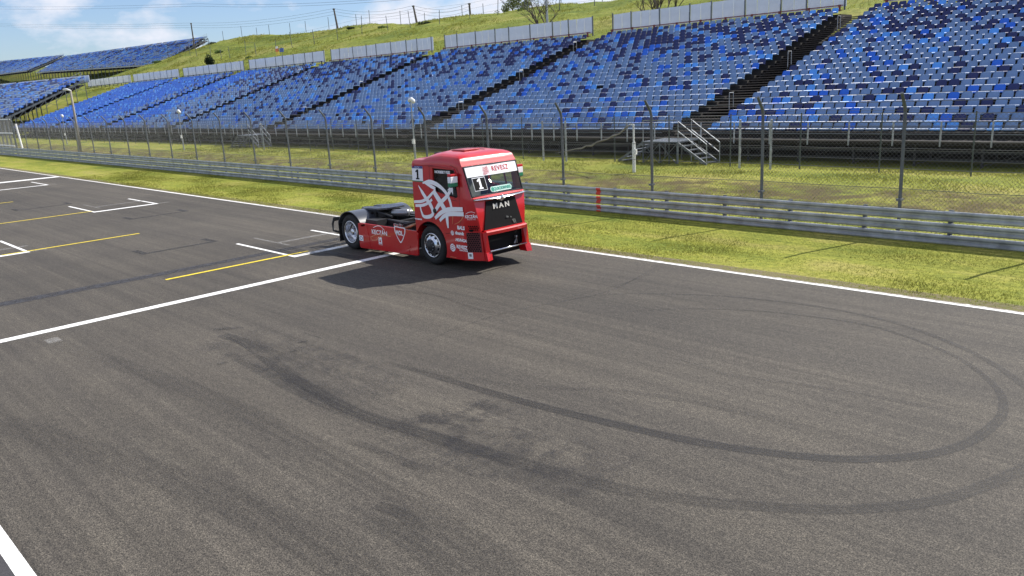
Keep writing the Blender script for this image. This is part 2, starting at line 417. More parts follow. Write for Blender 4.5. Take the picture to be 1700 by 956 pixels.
struct(link('grass_terrain', arrays_mesh('grass_terrain', V, F, [MT['grass'], MT['hillgrass'], MT['soil']], mi, True)))
# track sheet
mb = MB(); mb.add([(-700, -40, 0), (300, -40, 0), (300, 15.235, 0), (-700, 15.235, 0)], [(0, 1, 2, 3)])
struct(mb.build('asphalt_track', MT['asphalt']))

# ------------------------------------------------------------------ road markings
def rect_mark(name, m, x0, x1, y0, y1, z=0.004, subdiv=1):
    mb = MB(); mb.add([(x0, y0, z), (x1, y0, z), (x1, y1, z), (x0, y1, z)], [(0, 1, 2, 3)])
    return struct(mb.build(name, m))
def poly_mark(name, m, polys, z=0.004):
    mb = MB()
    for q in polys: mb.add([(p[0], p[1], z) for p in q], [tuple(range(len(q)))])
    return struct(mb.build(name, m))
def rc(x0, x1, y0, y1): return [(x0, y0), (x1, y0), (x1, y1), (x0, y1)]
rect_mark('edge_line', MT['line_white'], -320, 60, 15.06, 15.232)
rect_mark('edge_line', MT['line_white'], -320, 60, 1.13, 1.27)
rect_mark('pit_side_asphalt', MT['fresh'], -320, 60, -12, 1.13, 0.003)
rect_mark('finish_line', MT['line_white'], -17.25, -17.0, 1.2, 15.06)
rect_mark('finish_line', MT['line_white'], -57.3, -56.55, 1.2, 15.06)
def slot(x, y0, y1, tail=0.5):
    poly_mark('grid_marking', MT['line_white'], [rc(x - 0.13, x + 0.13, y0, y1), rc(x - 3.35, x - 0.13, y0, y0 + 0.10), rc(x - 3.35, x - 0.13, y1 - 0.10, y1)])
    poly_mark('grid_tail', MT['line_faint'], [rc(x - 0.10, x + 0.10, y1, y1 + tail)])
slot(-19.3, 10.42, 13.06); slot(-35.42, 10.42, 13.06); slot(-51.5, 10.42, 13.06); slot(-67.6, 10.42, 13.06)
slot(-27.6, 3.5, 6.12); slot(-43.7, 3.5, 6.12); slot(-59.8, 3.5, 6.12)
for i, (x, y0, y1) in enumerate(((-19.6, 7.12, 11.1), (-27.72, 5.4, 9.46), (-35.8, 7.0, 10.5), (-43.95, 5.4, 9.5), (-52, 7, 10.5))):
    rect_mark('grid_yellow_line', MT['line_yellow'], x - 0.06, x + 0.06, y0, y1, 0.008)
for x, y0 in ((-23.7, 8.05), (-31.6, 10.5), (-39.8, 8.6), (-32.0, 3.6)):
    poly_mark('blacked_out_marking', MT['blackout'], [rc(x - 0.09, x + 0.09, y0, y0 + 2.3), rc(x - 0.8, x - 0.09, y0, y0 + .2), rc(x - 0.8, x - 0.09, y0 + 2.1, y0 + 2.3)])
for x, y0 in ((-21.6, 11.2), (-28.9, 4.2), (-37.2, 11.0)):
    poly_mark('faint_marking', MT['line_faint'], [rc(x - 1.5, x + 0.7, y0, y0 + .09), rc(x - .1, x + .1, y0, y0 + 2.2)])
p = at(88, 565, z=0); poly_mark('stencil_mark', MT['line_faint'], [rc(p[0] - .18, p[0] + .18, p[1] - .12, p[1] + .12)])

def smooth_path(pts, n=8):
    P = [np.array(p, float) for p in pts]; out = []
    P = [2 * P[0] - P[1]] + P + [2 * P[-1] - P[-2]]
    for i in range(1, len(P) - 2):
        p0, p1, p2, p3 = P[i - 1:i + 3]
        for k in range(n):
            t = k / n
            out.append(0.5 * ((2 * p1) + (-p0 + p2) * t + (2 * p0 - 5 * p1 + 4 * p2 - p3) * t * t + (-p0 + 3 * p1 - 3 * p2 + p3) * t ** 3))
    out.append(P[-2]); return out
def strip(name, px, width, strength, m='tyre_mark', z=0.0045, world=False):
    """soft mark on the ground; px in photo pixels, strength fades along it"""
    g = [np.array(p, float) if world else at(p[0], p[1], z=0) for p in px]
    path = smooth_path([q[:2] for q in g]); n = len(path)
    wid = np.interp(np.linspace(0, 1, n), np.linspace(0, 1, len(width)), width)
    stv = np.interp(np.linspace(0, 1, n), np.linspace(0, 1, len(strength)), strength)
    me = bpy.data.meshes.new(name); vs = []; fs = []; uvs = []
    for i, p in enumerate(path):
        d = path[min(i + 1, n - 1)] - path[max(i - 1, 0)]; d = d / (np.hypot(*d) + 1e-9); q = np.array((-d[1], d[0])) * wid[i] / 2
        vs += [(p[0] - q[0], p[1] - q[1], z), (p[0] + q[0], p[1] + q[1], z)]
    for i in range(n - 1):
        fs.append((2 * i, 2 * i + 2, 2 * i + 3, 2 * i + 1))
        uvs += [(stv[i], 0), (stv[i + 1], 0), (stv[i + 1], 1), (stv[i], 1)]
    me.from_pydata(vs, [], fs); me.materials.append(MT[m])
    ul = me.uv_layers.new(name='UVMap'); ul.data.foreach_set('uv', np.array(uvs, np.float32).ravel())
    return struct(link(name, me))
strip('asphalt_seam', [(-20.62, 1.2), (-20.45, 6), (-20.42, 9), (-20.5, 13.5)], [.55, .5, .42, .4], [.9, .95, .9, .5], 'seam', 0.0035, True)
strip('dusty_edge', [(-120, 15.36), (-60, 15.40), (-40, 15.37), (-25, 15.42), (-12, 15.38), (4, 15.42)], [.5, .62, .45, .7, .5, .6], [.6, .9, .7, .95, .8], 'verge_dirt', 0.006, True)
z_ = [0.0042]
def tyre(px, w, s):
    z_[0] += 0.0003; strip('tyre_mark', px, [q * .60 for q in w], [q * .9 for q in s], 'tyre_mark', z_[0])
tyre([(640, 600), (740, 630), (900, 675), (1100, 722), (1250, 748), (1400, 762), (1520, 757), (1600, 738), (1650, 705), (1665, 680), (1655, 645), (1600, 600), (1530, 568), (1440, 540), (1340, 525), (1250, 516), (1130, 513), (1010, 520)],
     [.22, .36, .36, .34, .30, .24, .19, .17, .15, .13, .12], [.1, .65, .9, .85, .95, .85, .7, .75, .7, .5, .55, .5, .5, .4, .12])
tyre([(425, 590), (470, 618), (510, 640), (584, 682), (700, 719), (817, 754), (1000, 805), (1150, 830), (1300, 843), (1430, 845), (1560, 830), (1650, 800), (1720, 765), (1765, 720), (1755, 680), (1700, 640), (1650, 605), (1580, 570), (1480, 535), (1350, 508), (1200, 492), (1080, 488), (1000, 490), (930, 500)],
     [.2, .48, .5, .42, .34, .32, .28, .22, .18, .15, .13], [.1, .5, .55, .6, .55, .4, .5, .6, .6, .55, .7, .55, .6, .55, .5, .5, .45, .3, .1])
tyre([(360, 575), (440, 620), (520, 660), (640, 712), (760, 748)], [.3, .5, .3], [0, .35, .45, .3, 0])
tyre([(560, 590), (700, 615), (850, 640), (1000, 648), (1110, 660), (1250, 690), (1420, 735)], [.3, .25], [.0, .2, .16, .22, .28, .2, .0])
tyre([(1060, 560), (1180, 615), (1340, 640), (1400, 650), (1500, 668), (1640, 690)], [.22, .22], [.0, .2, .3, .32, .3, .0])
tyre([(370, 556), (420, 575), (500, 640), (560, 690)], [.5, .6], [.5, .4, .3, 0])
tyre([(362, 548), (405, 544)], [.2, .2], [.6, .4])
tyre([(425, 566), (450, 580), (472, 588)], [.14, .18], [.2, .6, .3])
tyre([(378, 560), (400, 571), (418, 584)], [.12, .14], [.3, .6, .2])
tyre([(572, 730), (620, 745), (680, 770), (730, 785)], [.25, .3], [.1, .5, .4, 0])
def patch(px, w, s):
    z_[0] += .0003; strip('rubber_patch', px, w, s, 'rubber_patch', z_[0])
patch([(685, 780), (740, 754), (790, 732)], [.5, .7], [.5, .8, .5])
patch([(780, 790), (830, 750), (880, 715)], [.7, .9], [.6, .9, .5])
patch([(880, 815), (950, 775), (1010, 740)], [1.2, 1.2], [.5, .8, .4])
patch([(700, 705), (770, 692), (830, 672)], [.7, .7], [.5, .8, .4]); patch([(640, 735), (760, 700), (900, 690)], [1.2, 1.4], [.3, .6, .2])
patch([(380, 560), (500, 600), (640, 660)], [1.6, 1.8], [.3, .6, .3])
tyre([(625, 838), (660, 850), (690, 870), (700, 890)], [.35, .3], [.3, .6, .4, .1])
tyre([(575, 850), (640, 875), (700, 910), (760, 960)], [.5, .6], [.1, .4, .4, .3])
tyre([(360, 605), (378, 602)], [.18, .18], [.6, .6]); tyre([(495, 570), (512, 566)], [.14, .14], [.6, .6])
tyre([(480, 585), (492, 582)], [.16, .16], [.7, .7]); tyre([(355, 547), (398, 543)], [.14, .14], [.7, .3]); tyre([(505, 553), (535, 563)], [.06, .06], [.7, .4])
tyre([(650, 482), (720, 490), (800, 515), (900, 530)], [.12, .2], [.5, .3, .3, .0])
tyre([(700, 572), (760, 545), (860, 515), (1000, 487), (1070, 455), (1103, 436)], [.1, .1], [.1, .35, .3, .35, .35, .2])
tyre([(920, 500), (1040, 470), (1110, 440)], [.1, .1], [.2, .3, .1])
tyre([(0, 700), (300, 800), (520, 900), (640, 990)], [.9, 1.0], [.2, .25, .25, .2])
tyre([(60, 560), (300, 640), (520, 740), (760, 880), (860, 990)], [.7, .8], [.1, .25, .25, .25, .2])
for (x, y) in ((-22.2, 10.75), (-21.7, 11.1), (-22.0, 12.2), (-21.2, 12.55), (-20.4, 11.4)):
    z_[0] += .0003; strip('tyre_mark', [(x, y), (x + 2.2, y - .1), (x + 3.0, y)], [.3, .34], [.1, .75, .3], 'tyre_mark', z_[0], True)
# ------------------------------------------------------------------ race truck
TC = 12.84; HW = 0.94
TR = thing('race_truck', 'red and white racing truck cab without trailer, parked beside the grass on the start line', 'race truck', (-16.4, TC, 0))
def lerp_tab(tab, z):
    return float(np.interp(z, [t[0] for t in tab], [t[1] for t in tab]))
XS = [(0.24, -13.86), (0.95, -13.86), (1.66, -13.88), (2.45, -14.06)]
XF = [(0.24, -13.46), (0.95, -13.49), (1.30, -13.51), (1.66, -13.56), (1.74, -13.61), (2.45, -13.84)]
YF = [(0.24, .71), (0.95, .72), (1.30, .77), (1.66, .82), (1.74, .85), (2.45, .87)]
YS = [(0.0, HW), (1.66, HW), (2.45, HW - .03)]
def side_y(z, s=-1, off=0.0): return TC + s * (lerp_tab(YS, z) + off)
def corner(z, t, s=-1, off=0.0):
    p0 = np.array((lerp_tab(XS, z), lerp_tab(YS, z))); p2 = np.array((lerp_tab(XF, z), lerp_tab(YF, z)))
    c = np.array((p0[0] * .38 + p2[0] * .62, p0[1] * .93 + p2[1] * .07)) if z > .96 else (p0 * .5 + p2 * .5)
    p = (1 - t) ** 2 * p0 + 2 * t * (1 - t) * c + t * t * p2
    d = 2 * (1 - t) * (c - p0) + 2 * t * (p2 - c); d /= np.hypot(*d); n = np.array((-d[1], d[0])) * (-1 if (-d[1]) * 1 + d[0] * 0 < 0 else 1)
    if n[0] < 0: n = -n
    p = p + n * off
    return (p[0], TC + s * p[1], z)
# sides with wheel arch and window opening
FWX, RWX, WR = -15.10, -18.66, 0.49
def arch(r, a0, a1, n=18): return [(FWX + r * math.cos(R(a0 + (a1 - a0) * i / n)), .49 + r * math.sin(R(a0 + (a1 - a0) * i / n))) for i in range(n + 1)]
WIN = [(-14.87, 2.39), (-14.07, 2.37), (-13.98, 1.76), (-14.05, 1.72), (-14.80, 1.84), (-14.87, 1.92)]
outline = [(-15.64, .80)] + arch(.60, 148, -22) + [(XS[0][1], .27)] + [(lerp_tab(XS, z), z) for z in (.95, 1.3, 1.66, 2.1, 2.45)] + [(-15.0, 2.50), (-15.60, 2.48), (-15.66, 2.42)]
def side_shell(s):
    bm = bmesh.new(); ed = []
    for loop in (outline, WIN):
        vs = [bm.verts.new((x, 0, z)) for x, z in loop]
        for i in range(len(vs)): ed.append(bm.edges.new((vs[i], vs[(i + 1) % len(vs)])))
    bmesh.ops.triangle_fill(bm, use_beauty=True, use_dissolve=False, edges=ed)
    bmesh.ops.bisect_plane(bm, geom=bm.verts[:] + bm.edges[:] + bm.faces[:], plane_co=(0, 0, 1.66), plane_no=(0, 0, 1))
    mb = MB(); bm.verts.index_update()
    mb.add([(v.co.x, side_y(v.co.z, s), v.co.z) for v in bm.verts], [[v.index for v in f.verts] for f in bm.faces]); bm.free(); return mb
mb = MB()
for s in (-1, 1):
    q = side_shell(s); mb.add(q.v, q.f)
    # arch lip turned inward and window reveal
    for loop, dep in ((arch(.60, 148, -22), .16), (WIN + WIN[:1], .05)):
        vs = []; fs = []
        for x, z in loop: vs += [(x, side_y(z, s), z), (x, side_y(z, s) - s * dep, z)]
        for i in range(len(loop) - 1): fs.append((2 * i, 2 * i + 2, 2 * i + 3, 2 * i + 1))
        mb.add(vs, fs)
    # rounded corner from side to front
    zs = [.955, 1.1, 1.3, 1.5, 1.66, 1.74, 1.9, 2.1, 2.3, 2.45]; n = 8
    vs = [corner(z, t / n, s) for z in zs for t in range(n + 1)]
    mb.add(vs, [(i * (n + 1) + k, i * (n + 1) + k + 1, (i + 1) * (n + 1) + k + 1, (i + 1) * (n + 1) + k) for i in range(len(zs) - 1) for k in range(n)])
# nose below the windscreen
zs = [.955, 1.3, 1.66, 1.74]
vs = [(lerp_tab(XF, z), TC + q * lerp_tab(YF, z), z) for z in zs for q in (-1, 1)]
mb.add(vs, [(2 * i, 2 * i + 1, 2 * i + 3, 2 * i + 2) for i in range(len(zs) - 1)])
# rear wall
mb.add([(-15.64, TC - HW, .6), (-15.64, TC + HW, .6), (-15.66, TC + HW - .03, 2.44), (-15.66, TC - HW + .03, 2.44)], [(0, 1, 2, 3)])
# roof: rings shrinking to the middle
ring = [(-15.66, -.90)] + [(-15.3, -.93), (-14.9, -.925), (-14.5, -.92)] + [(corner(2.45, t / 6, -1)[0], corner(2.45, t / 6, -1)[1] - TC) for t in range(7)]
ring += [(lerp_tab(XF, 2.45) + .015, y) for y in (-.55, -.2, .2, .55)]
ring += [(x, -y) for x, y in ring[::-1] if abs(abs(y) - .55) > .01 and abs(abs(y) - .2) > .01]
cx = -14.9; vs = []; fs = []; n = len(ring)
levels = [(0, 2.45, 1, 1), (0, 2.50, 1, 1), (0, 2.56, .992, .992), (0, 2.615, .972, .97), (0, 2.665, .935, .93), (0, 2.71, .85, .84), (0, 2.74, .68, .66), (0, 2.755, .42, .4), (0, 2.76, .2, .2)]
for dx, z, fx, fy in levels:
    for x, y in ring: vs.append((cx + (x - cx) * fx + (0 if x < cx else -.5 * (z - 2.45) * (1 - 0.3 * (z > 2.6))), TC + y * fy, z - (.14 * (z - 2.45) / .31 if x < -15.2 else .03 * (z - 2.45) / .31 if x < -14.8 else 0) - 0.02 * (x > -14.2)))
for i in range(len(levels) - 1):
    for k in range(n): fs.append((i * n + k, i * n + (k + 1) % n, (i + 1) * n + (k + 1) % n, (i + 1) * n + k))
fs.append(tuple((len(levels) - 1) * n + k for k in range(n)))
mb.add(vs, fs)
cab = clean(mb.build('cab', MT['red'], TR), 38)
# drip rail over the side, roof seams, hatch
for s in (-1, 1):
    mb = MB(); mb.tube([(-15.60, side_y(2.3, s, .012), 2.40), (-15.52, side_y(2.45, s, .012), 2.455), (-15.0, side_y(2.45, s, .016), 2.465), (-14.3, side_y(2.45, s, .016), 2.435), (-14.06, side_y(2.45, s, .012), 2.40), (-13.95, side_y(1.8, s, .006), 2.1)], .014, 6)
    mb.build('drip_rail', MT['red'], cab)
for y in (-.33, .33):
    mb = MB(); mb.tube([(-15.45, TC + y, 2.63), (-15.0, TC + y, 2.728), (-14.75, TC + y, 2.752), (-14.35, TC + y, 2.735)], .006, 5); mb.build('roof_seam', MT['black'], cab)
h = MB(); h.box((-14.65, TC, 2.752), (.45, .5, .025)); bevel(h.build('roof_hatch', mat('faded_red', (.55, .10, .09), .35, coat=.6), cab), .01)
v = MB(); v.lathe((-15.28, TC - .35, 2.635), (0, 0, 1), [(0.001, .075), (.08, .07), (.11, .04), (.085, .02), (.07, 0)], 20); v.build('roof_vent', MT['black'], cab, True)
for y in (-.62, -.30, .30, .62):
    l = MB(); l.box((-13.99, TC + y, 2.605), (.05, .11, .035), Matrix.Rotation(R(40), 3, 'Y')); bevel(l.build('marker_lamp', MT['amber'] if abs(y) > .5 else MT['white_vinyl'], cab), .008)
l = MB(); l.box((-13.955, TC - .05, 2.60), (.012, .20, .075), Matrix.Rotation(R(-48), 3, 'Y')); l.build('roof_highlight', MT['white_vinyl'], cab)  # bright reflection on the roof front, painted as a white plate

# windscreen
WS0, WS1 = 1.76, 2.43
def ws(u, z, off=0.0):      # u -1..1 across
    w = lerp_tab(YF, z) - .03
    return (lerp_tab(XF, z) + off + .02 * (1 - u * u), TC + u * w, z)
mb = MB(); zs = [WS0, 2.0, 2.2, WS1]; n = 8
mb.add([ws(-1 + 2 * k / n, z, .004) for z in zs for k in range(n + 1)], [(i * (n + 1) + k, i * (n + 1) + k + 1, (i + 1) * (n + 1) + k + 1, (i + 1) * (n + 1) + k) for i in range(3) for k in range(n)])
wsc = mb.build('windscreen', MT['glass'], TR, True)
mb = MB()
loop = [ws(-1, WS0), ws(-1, WS1), ws(0, WS1), ws(1, WS1), ws(1, WS0), ws(0, WS0), ws(-1, WS0)]
mb.tube([(p[0] + .002, p[1], p[2]) for p in loop], .022, 6); mb.build('windscreen_seal', MT['black'], wsc)
mb = MB()
mb.add([ws(-.98 + 1.96 * k / n, z, .010) for z in (2.19, WS1 - .005) for k in range(n + 1)], [(k, k + 1, n + 2 + k, n + 1 + k) for k in range(n)])
mb.build('sun_strip', MT['white_vinyl'], wsc, True)

def text_polys(txt, size, sx=1.0, bold=0.0, shear=0.0, spacing=1.0):
    cu = bpy.data.curves.new('lettering', 'FONT'); cu.body = txt; cu.size = size; cu.align_x = 'CENTER'; cu.align_y = 'CENTER'
    cu.offset = bold; cu.shear = shear; cu.space_character = spacing; cu.resolution_u = 2
    ob = bpy.data.objects.new('lettering', cu); COL.objects.link(ob)
    dg = bpy.context.evaluated_depsgraph_get(); me = ob.evaluated_get(dg).to_mesh()
    vs = [(v.co.x * sx, v.co.y) for v in me.vertices]; fs = [tuple(f.vertices) for f in me.polygons]
    ob.evaluated_get(dg).to_mesh_clear(); bpy.data.objects.remove(ob); bpy.data.curves.remove(cu)
    return vs, fs
def lettering(name, txt, size, fn, m, parent, sx=1.0, bold=0.0, shear=0.0, spacing=1.0):
    vs, fs = text_polys(txt, size, sx, bold, shear, spacing)
    mb = MB(); mb.add([fn(a, b) for a, b in vs], fs); return mb.build(name, m, parent)
def side_fn(cx_, cz, slope=0.0, off=.005, s=-1):
    return lambda a, b: (cx_ + a, side_y(cz + b, s, off), cz + b + a * slope)
def ws_fn(cu_, cz, off=.015): return lambda a, b: ws(cu_ + a / .85, cz + b, off)
lettering('sun_strip_lettering', 'REVESZ', .155, ws_fn(.30, 2.315), MT['red'], wsc, 1.0, .003, spacing=1.12)
def ring_stroke(pts, w, fn):
    """flat ribbon of width w through 2D pts, mapped by fn"""
    pts = [np.array(p, float) for p in pts]; n = len(pts); vs = []; fs = []
    ws_ = w if isinstance(w, (list, tuple)) else [w] * n
    for i, p in enumerate(pts):
        d = pts[min(i + 1, n - 1)] - pts[max(i - 1, 0)]; d = d / (np.hypot(*d) + 1e-9); q = np.array((-d[1], d[0])) * ws_[i] / 2
        vs += [fn(*(p - q)), fn(*(p + q))]
    for i in range(n - 1): fs.append((2 * i, 2 * i + 2, 2 * i + 3, 2 * i + 1))
    return vs, fs
mb = MB(); fn = ws_fn(-.28, 2.305)
for k in range(-2, 3):
    c = [(k * .035 + .05 * math.sin(t), -.085 + .17 * t / 3) for t in np.linspace(0, 3, 6)]
    mb.add(*ring_stroke(c, .008, fn)); c2 = [(-.085 + .17 * t / 3, k * .032 - .04 * math.sin(t) + .02 * t - .02) for t in np.linspace(0, 3, 6)]
    mb.add(*ring_stroke(c2, .008, fn))
mb.build('sun_strip_emblem', MT['red'], wsc)
# number square on the windscreen
def plate(name, quad, fn, m, parent):
    mb = MB(); mb.add([fn(*p) for p in quad], [(0, 1, 2, 3)]); return mb.build(name, m, parent)
def sq(a, b, w, h): return [(a - w / 2, b - h / 2), (a + w / 2, b - h / 2), (a + w / 2, b + h / 2), (a - w / 2, b + h / 2)]
fn = ws_fn(-.60, 2.02, .012); fn2 = ws_fn(-.60, 2.02, .015); fn3 = ws_fn(-.60, 2.02, .018)
plate('number_border', sq(0, 0, .40, .30), fn, MT['white_vinyl'], wsc); plate('number_field', sq(0, 0, .375, .275), fn2, MT['matt_black'], wsc)
ONE = [(-.05, -.10), (.065, -.10), (.065, -.07), (.035, -.07), (.035, .11), (-.005, .11), (-.06, .075), (-.06, .045), (-.018, .06), (-.018, -.07), (-.05, -.07)]
def digit(name, k, fn, m, parent):
    mb = MB(); q = [(a * k, b * k) for a, b in ONE]
    mb.add([fn(*p) for p in q], [(0, 1, 2, 3, 9, 10), (3, 4, 5, 8, 9), (5, 6, 7, 8)]); return mb.build(name, m, parent)
digit('number', 1.15, fn3, MT['white_vinyl'], wsc)
# green and white sticker
fn = ws_fn(.15, 1.86, .012)
pts = [(.30 * math.copysign(1, math.cos(t)) * (1 - .0) + .06 * math.cos(t), .062 * math.sin(t)) for t in np.linspace(0, 2 * math.pi, 24, endpoint=False)]
mb = MB(); mb.add([fn(*p) for p in pts], [tuple(range(24))]); mb.build('sticker', mat('pale_mint', (.55, .75, .68), .4), wsc)
fn = ws_fn(.15, 1.86, .015)
pts = [(.285 * math.copysign(1, math.cos(t)) + .055 * math.cos(t), .050 * math.sin(t)) for t in np.linspace(0, 2 * math.pi, 24, endpoint=False)]
lettering('sticker_lettering', 'QUICKWHEEL', .095, lambda a, b: fn(a + .05, b), MT['sticker_green'], wsc, 1.0, .004)
mb = MB(); fn_ = ws_fn(.15, 1.86, .016); mb.add([fn_(-.285 + .05 * math.cos(t), .05 * math.sin(t)) for t in np.linspace(0, 6.28, 16, endpoint=False)], [tuple(range(16))]); mb.build('sticker_badge', MT['sticker_green'], wsc)

# chrome bar with badge, black grille, lettering
mb = MB(); secs = []
for i in range(17):
    u = -1 + i / 8; y = TC + u * .82; drop = .045 * max(0, 1 - abs(u) / .16) + .015 * (1 - abs(u)); th = .03 + .035 * (1 - abs(u)) ** .8
    x = -13.565 + .05 * (1 - u * u); zt = 1.70
    secs.append([(x - .05, y, zt + .01), (x + .03, y, zt - .005), (x + .055, y, zt - th * .6), (x + .02, y, zt - th - drop), (x - .05, y, zt - th - drop * .8)])
vs = [p for s_ in secs for p in s_]
fs = [(i * 5 + k, (i + 1) * 5 + k, (i + 1) * 5 + (k + 1) % 5, i * 5 + (k + 1) % 5) for i in range(16) for k in range(5)] + [(4, 3, 2, 1, 0), tuple(80 + k for k in range(5))]
mb.add(vs, fs); bar = clean(mb.build('chrome_bar', MT['chrome'], TR), 45)
mb = MB()
mb.add([(-13.60 + .05 * (1 - (k / 6 - 1) ** 2) + dx, TC + (k / 6 - 1) * .82, 1.712 + dz) for dx, dz in ((-.03, .045), (.035, .0)) for k in range(13)], [(k, k + 1, 14 + k, 13 + k) for k in range(12)])
mb.build('bar_top_strip', MT['red'], bar)
mb = MB(); mb.lathe((-13.455, TC, 1.665), (1, 0, .1), [(.045, -.02), (.05, 0), (.035, .018), (.0, .022)], 18); mb.build('lion_badge', MT['chrome'], bar, True)
mb = MB()
G = [(-.47, 1.62), (.47, 1.62), (.63, .955), (-.63, .955)]
gf = lambda y, z, o: (lerp_tab(XF, z) + o, TC + y, z)
mb.add([gf(y, z, o) for o in (.002, .03) for y, z in G], [(4, 5, 6, 7), (0, 4, 7, 3), (1, 2, 6, 5), (0, 1, 5, 4), (3, 7, 6, 2)])
gr = mb.build('grille', MT['matt_black'], TR)
lettering('grille_lettering', 'MAN', .165, lambda a, b: gf(a - .02, 1.475 + b, .036), mat('silver_letters', (.62, .60, .55), .3), gr, 1.2, .006, spacing=1.5)
mb = MB()
for (y0, z0, y1, z1, w) in ((.10, 1.19, .17, 1.17, .045), (.23, 1.17, .27, 1.15, .03), (.30, 1.10, .35, 1.0, .05), (.36, 1.10, .40, .99, .035)): mb.add(*ring_stroke([(y0, z0), (y1, z1)], [w, w * .6], lambda a, b: gf(a, b, .037)))
mb.build('grille_fan_glint', MT['steel'], gr)
# bumper
mb = MB()
B0 = lambda y, z, x: (x, TC + y, z)
def prism(mb, poly_a, poly_b):
    n = len(poly_a); mb.add(list(poly_a) + list(poly_b), [tuple(range(n))[::-1], tuple(range(n, 2 * n))] + [(k, (k + 1) % n, n + (k + 1) % n, n + k) for k in range(n)])
# upper beam, bowed
for i in range(8):
    y0 = -.66 + i * 1.32 / 8; y1 = y0 + 1.32 / 8
    f = lambda y: -13.36 + .03 * (1 - (y / .7) ** 2)
    prism(mb, [B0(y0, .965, f(y0) - .12), B0(y0, .955, f(y0) - .02), B0(y0, .925, f(y0)), B0(y0, .855, f(y0) - .01), B0(y0, .845, f(y0) - .12)],
          [B0(y1, .965, f(y1) - .12), B0(y1, .955, f(y1) - .02), B0(y1, .925, f(y1)), B0(y1, .855, f(y1) - .01), B0(y1, .845, f(y1) - .12)])
for s in (-1, 1):
    # chamfer panel, corner pillar, foot
    prism(mb, [(-13.86, TC + s * HW, .27), (-13.86, TC + s * HW, .955), (-13.90, TC + s * (HW - .1), .955), (-13.90, TC + s * (HW - .1), .27)],
          [(-13.40, TC + s * .735, .27), (-13.47, TC + s * .735, .955), (-13.55, TC + s * .65, .955), (-13.50, TC + s * .65, .27)])
    prism(mb, [B0(s * .66, .93, -13.35), B0(s * .735, .93, -13.42), B0(s * .70, .93, -13.52), B0(s * .60, .93, -13.46)],
          [B0(s * .60, .46, -13.34), B0(s * .72, .46, -13.36), B0(s * .70, .46, -13.5), B0(s * .58, .46, -13.46)])
    prism(mb, [B0(s * .55, .46, -13.34), B0(s * .73, .46, -13.33), B0(s * .72, .46, -13.55), B0(s * .55, .46, -13.55)],
          [B0(s * .57, .28, -13.30), B0(s * .73, .27, -13.28), B0(s * .72, .27, -13.55), B0(s * .57, .28, -13.55)])
bp = clean(mb.build('bumper', MT['red'], TR), 35)
mb = MB(); mb.box((-13.72, TC, .62), (.35, 1.30, .62)); mb.build('bumper_intake', MT['matt_black'], bp)
mb = MB(); mb.tube([(-13.33, TC - .60, .48), (-13.32, TC, .48), (-13.33, TC + .60, .48)], .022, 8); mb.build('tow_bar', MT['chrome'], bp, True)
mb = MB(); mb.lathe((-13.50, TC + .38, .66), (1, 0, 0), [(.03, 0), (.03, .06), (.0, .07)], 12); mb.tube([(-13.48, TC + .34, .50), (-13.45, TC + .38, .62), (-13.48, TC + .42, .50)], .02, 6); mb.build('tow_eye', MT['steel'], bp)
# honeycomb panels: dark hexagon holes on the chamfer and beside the grille
def chamfer(s, u, z, o=.0):     # u 0..1 from side to front
    a = np.array((-13.86, HW)); zz = (z - .27) / .685; b = np.array((-13.40 - .07 * zz, .735))
    p = a + (b - a) * u; d = (b - a) / np.hypot(*(b - a)); p = p + np.array((-d[1], d[0])) * o
    return (p[0], TC + s * p[1], z)
def hexes(mb, fn, u0, u1, z0, z1, du, dz, w=.36, h=.40):
    row = 0; z = z0
    while z <= z1:
        u = u0 + (du / 2 if row % 2 else 0)
        while u <= u1:
            mb.add([fn(u + du * w * math.cos(R(a)), z + dz * h * math.sin(R(a)) * 1.15) for a in (0, 60, 120, 180, 240, 300)], [(0, 1, 2, 3, 4, 5)]); u += du
        z += dz; row += 1
for s in (-1, 1):
    mb = MB(); mb.add([chamfer(s, .16, .47, .003), chamfer(s, .93, .47, .003), chamfer(s, .93, .93, .003), chamfer(s, .16, .93, .003)], [(0, 1, 2, 3)])
    hb = mb.build('lamp_honeycomb', mat('dark_red_mesh', (.10, .012, .015), .5), bp)
    mb = MB(); hexes(mb, lambda u, z: chamfer(s, u, z, .006), .22, .88, .50, .915, .125, .046, .40, .36); mb.build('honeycomb_holes', MT['matt_black'], hb)
    mb = MB(); mb.box((0, 0, 0), (.05, .02, .02)); mb.v = []; mb.f = []; mb.m = []
    hexes(mb, lambda u, z: corner(z, u, s, .005), .40, .92, 1.0, 1.12, .11, .042, .40, .36); mb.build('vent_holes', MT['matt_black'], cab)

# side window glass, mirror, flag colours
for s in (-1, 1):
    mb = MB(); mb.add([(x, side_y(z, s, -.03), z) for x, z in WIN], [tuple(range(len(WIN)))])
    gw = mb.build('side_window', MT['glass'], TR)
    if s < 0:
        lettering('name_lettering', 'NORBERT KISS', .085, side_fn(-14.53, 2.30, 0, -.022), MT['white_vinyl'], gw, 1.0, .004)
    mb = MB(); yo = TC + s * (HW + .13)
    mb.box((-13.97, yo, 2.15), (.10, .20, .31)); bx = bevel(mb.build('mirror', MT['black'], TR), .03, 3)
    for nm, z, hh, mm in (('mirror_red_band', 2.275, .06, 'red'), ('mirror_white_band', 2.172, .146, 'white_vinyl'), ('mirror_green_band', 2.056, .09, 'green')):
        mb = MB(); mb.box((-13.965, yo, z), (.115, .212, hh)); bevel(mb.build(nm, MT[mm], bx), .012)
    mb = MB(); mb.tube([(-14.02, TC + s * HW, 2.3), (-13.99, yo, 2.26)], .015); mb.build('mirror_arm', MT['black'], bx); mb = MB(); mb.tube([(-13.98, TC + s * HW, 2.0), (-13.97, yo, 2.05)], .015); mb.build('mirror_arm', MT['black'], bx)
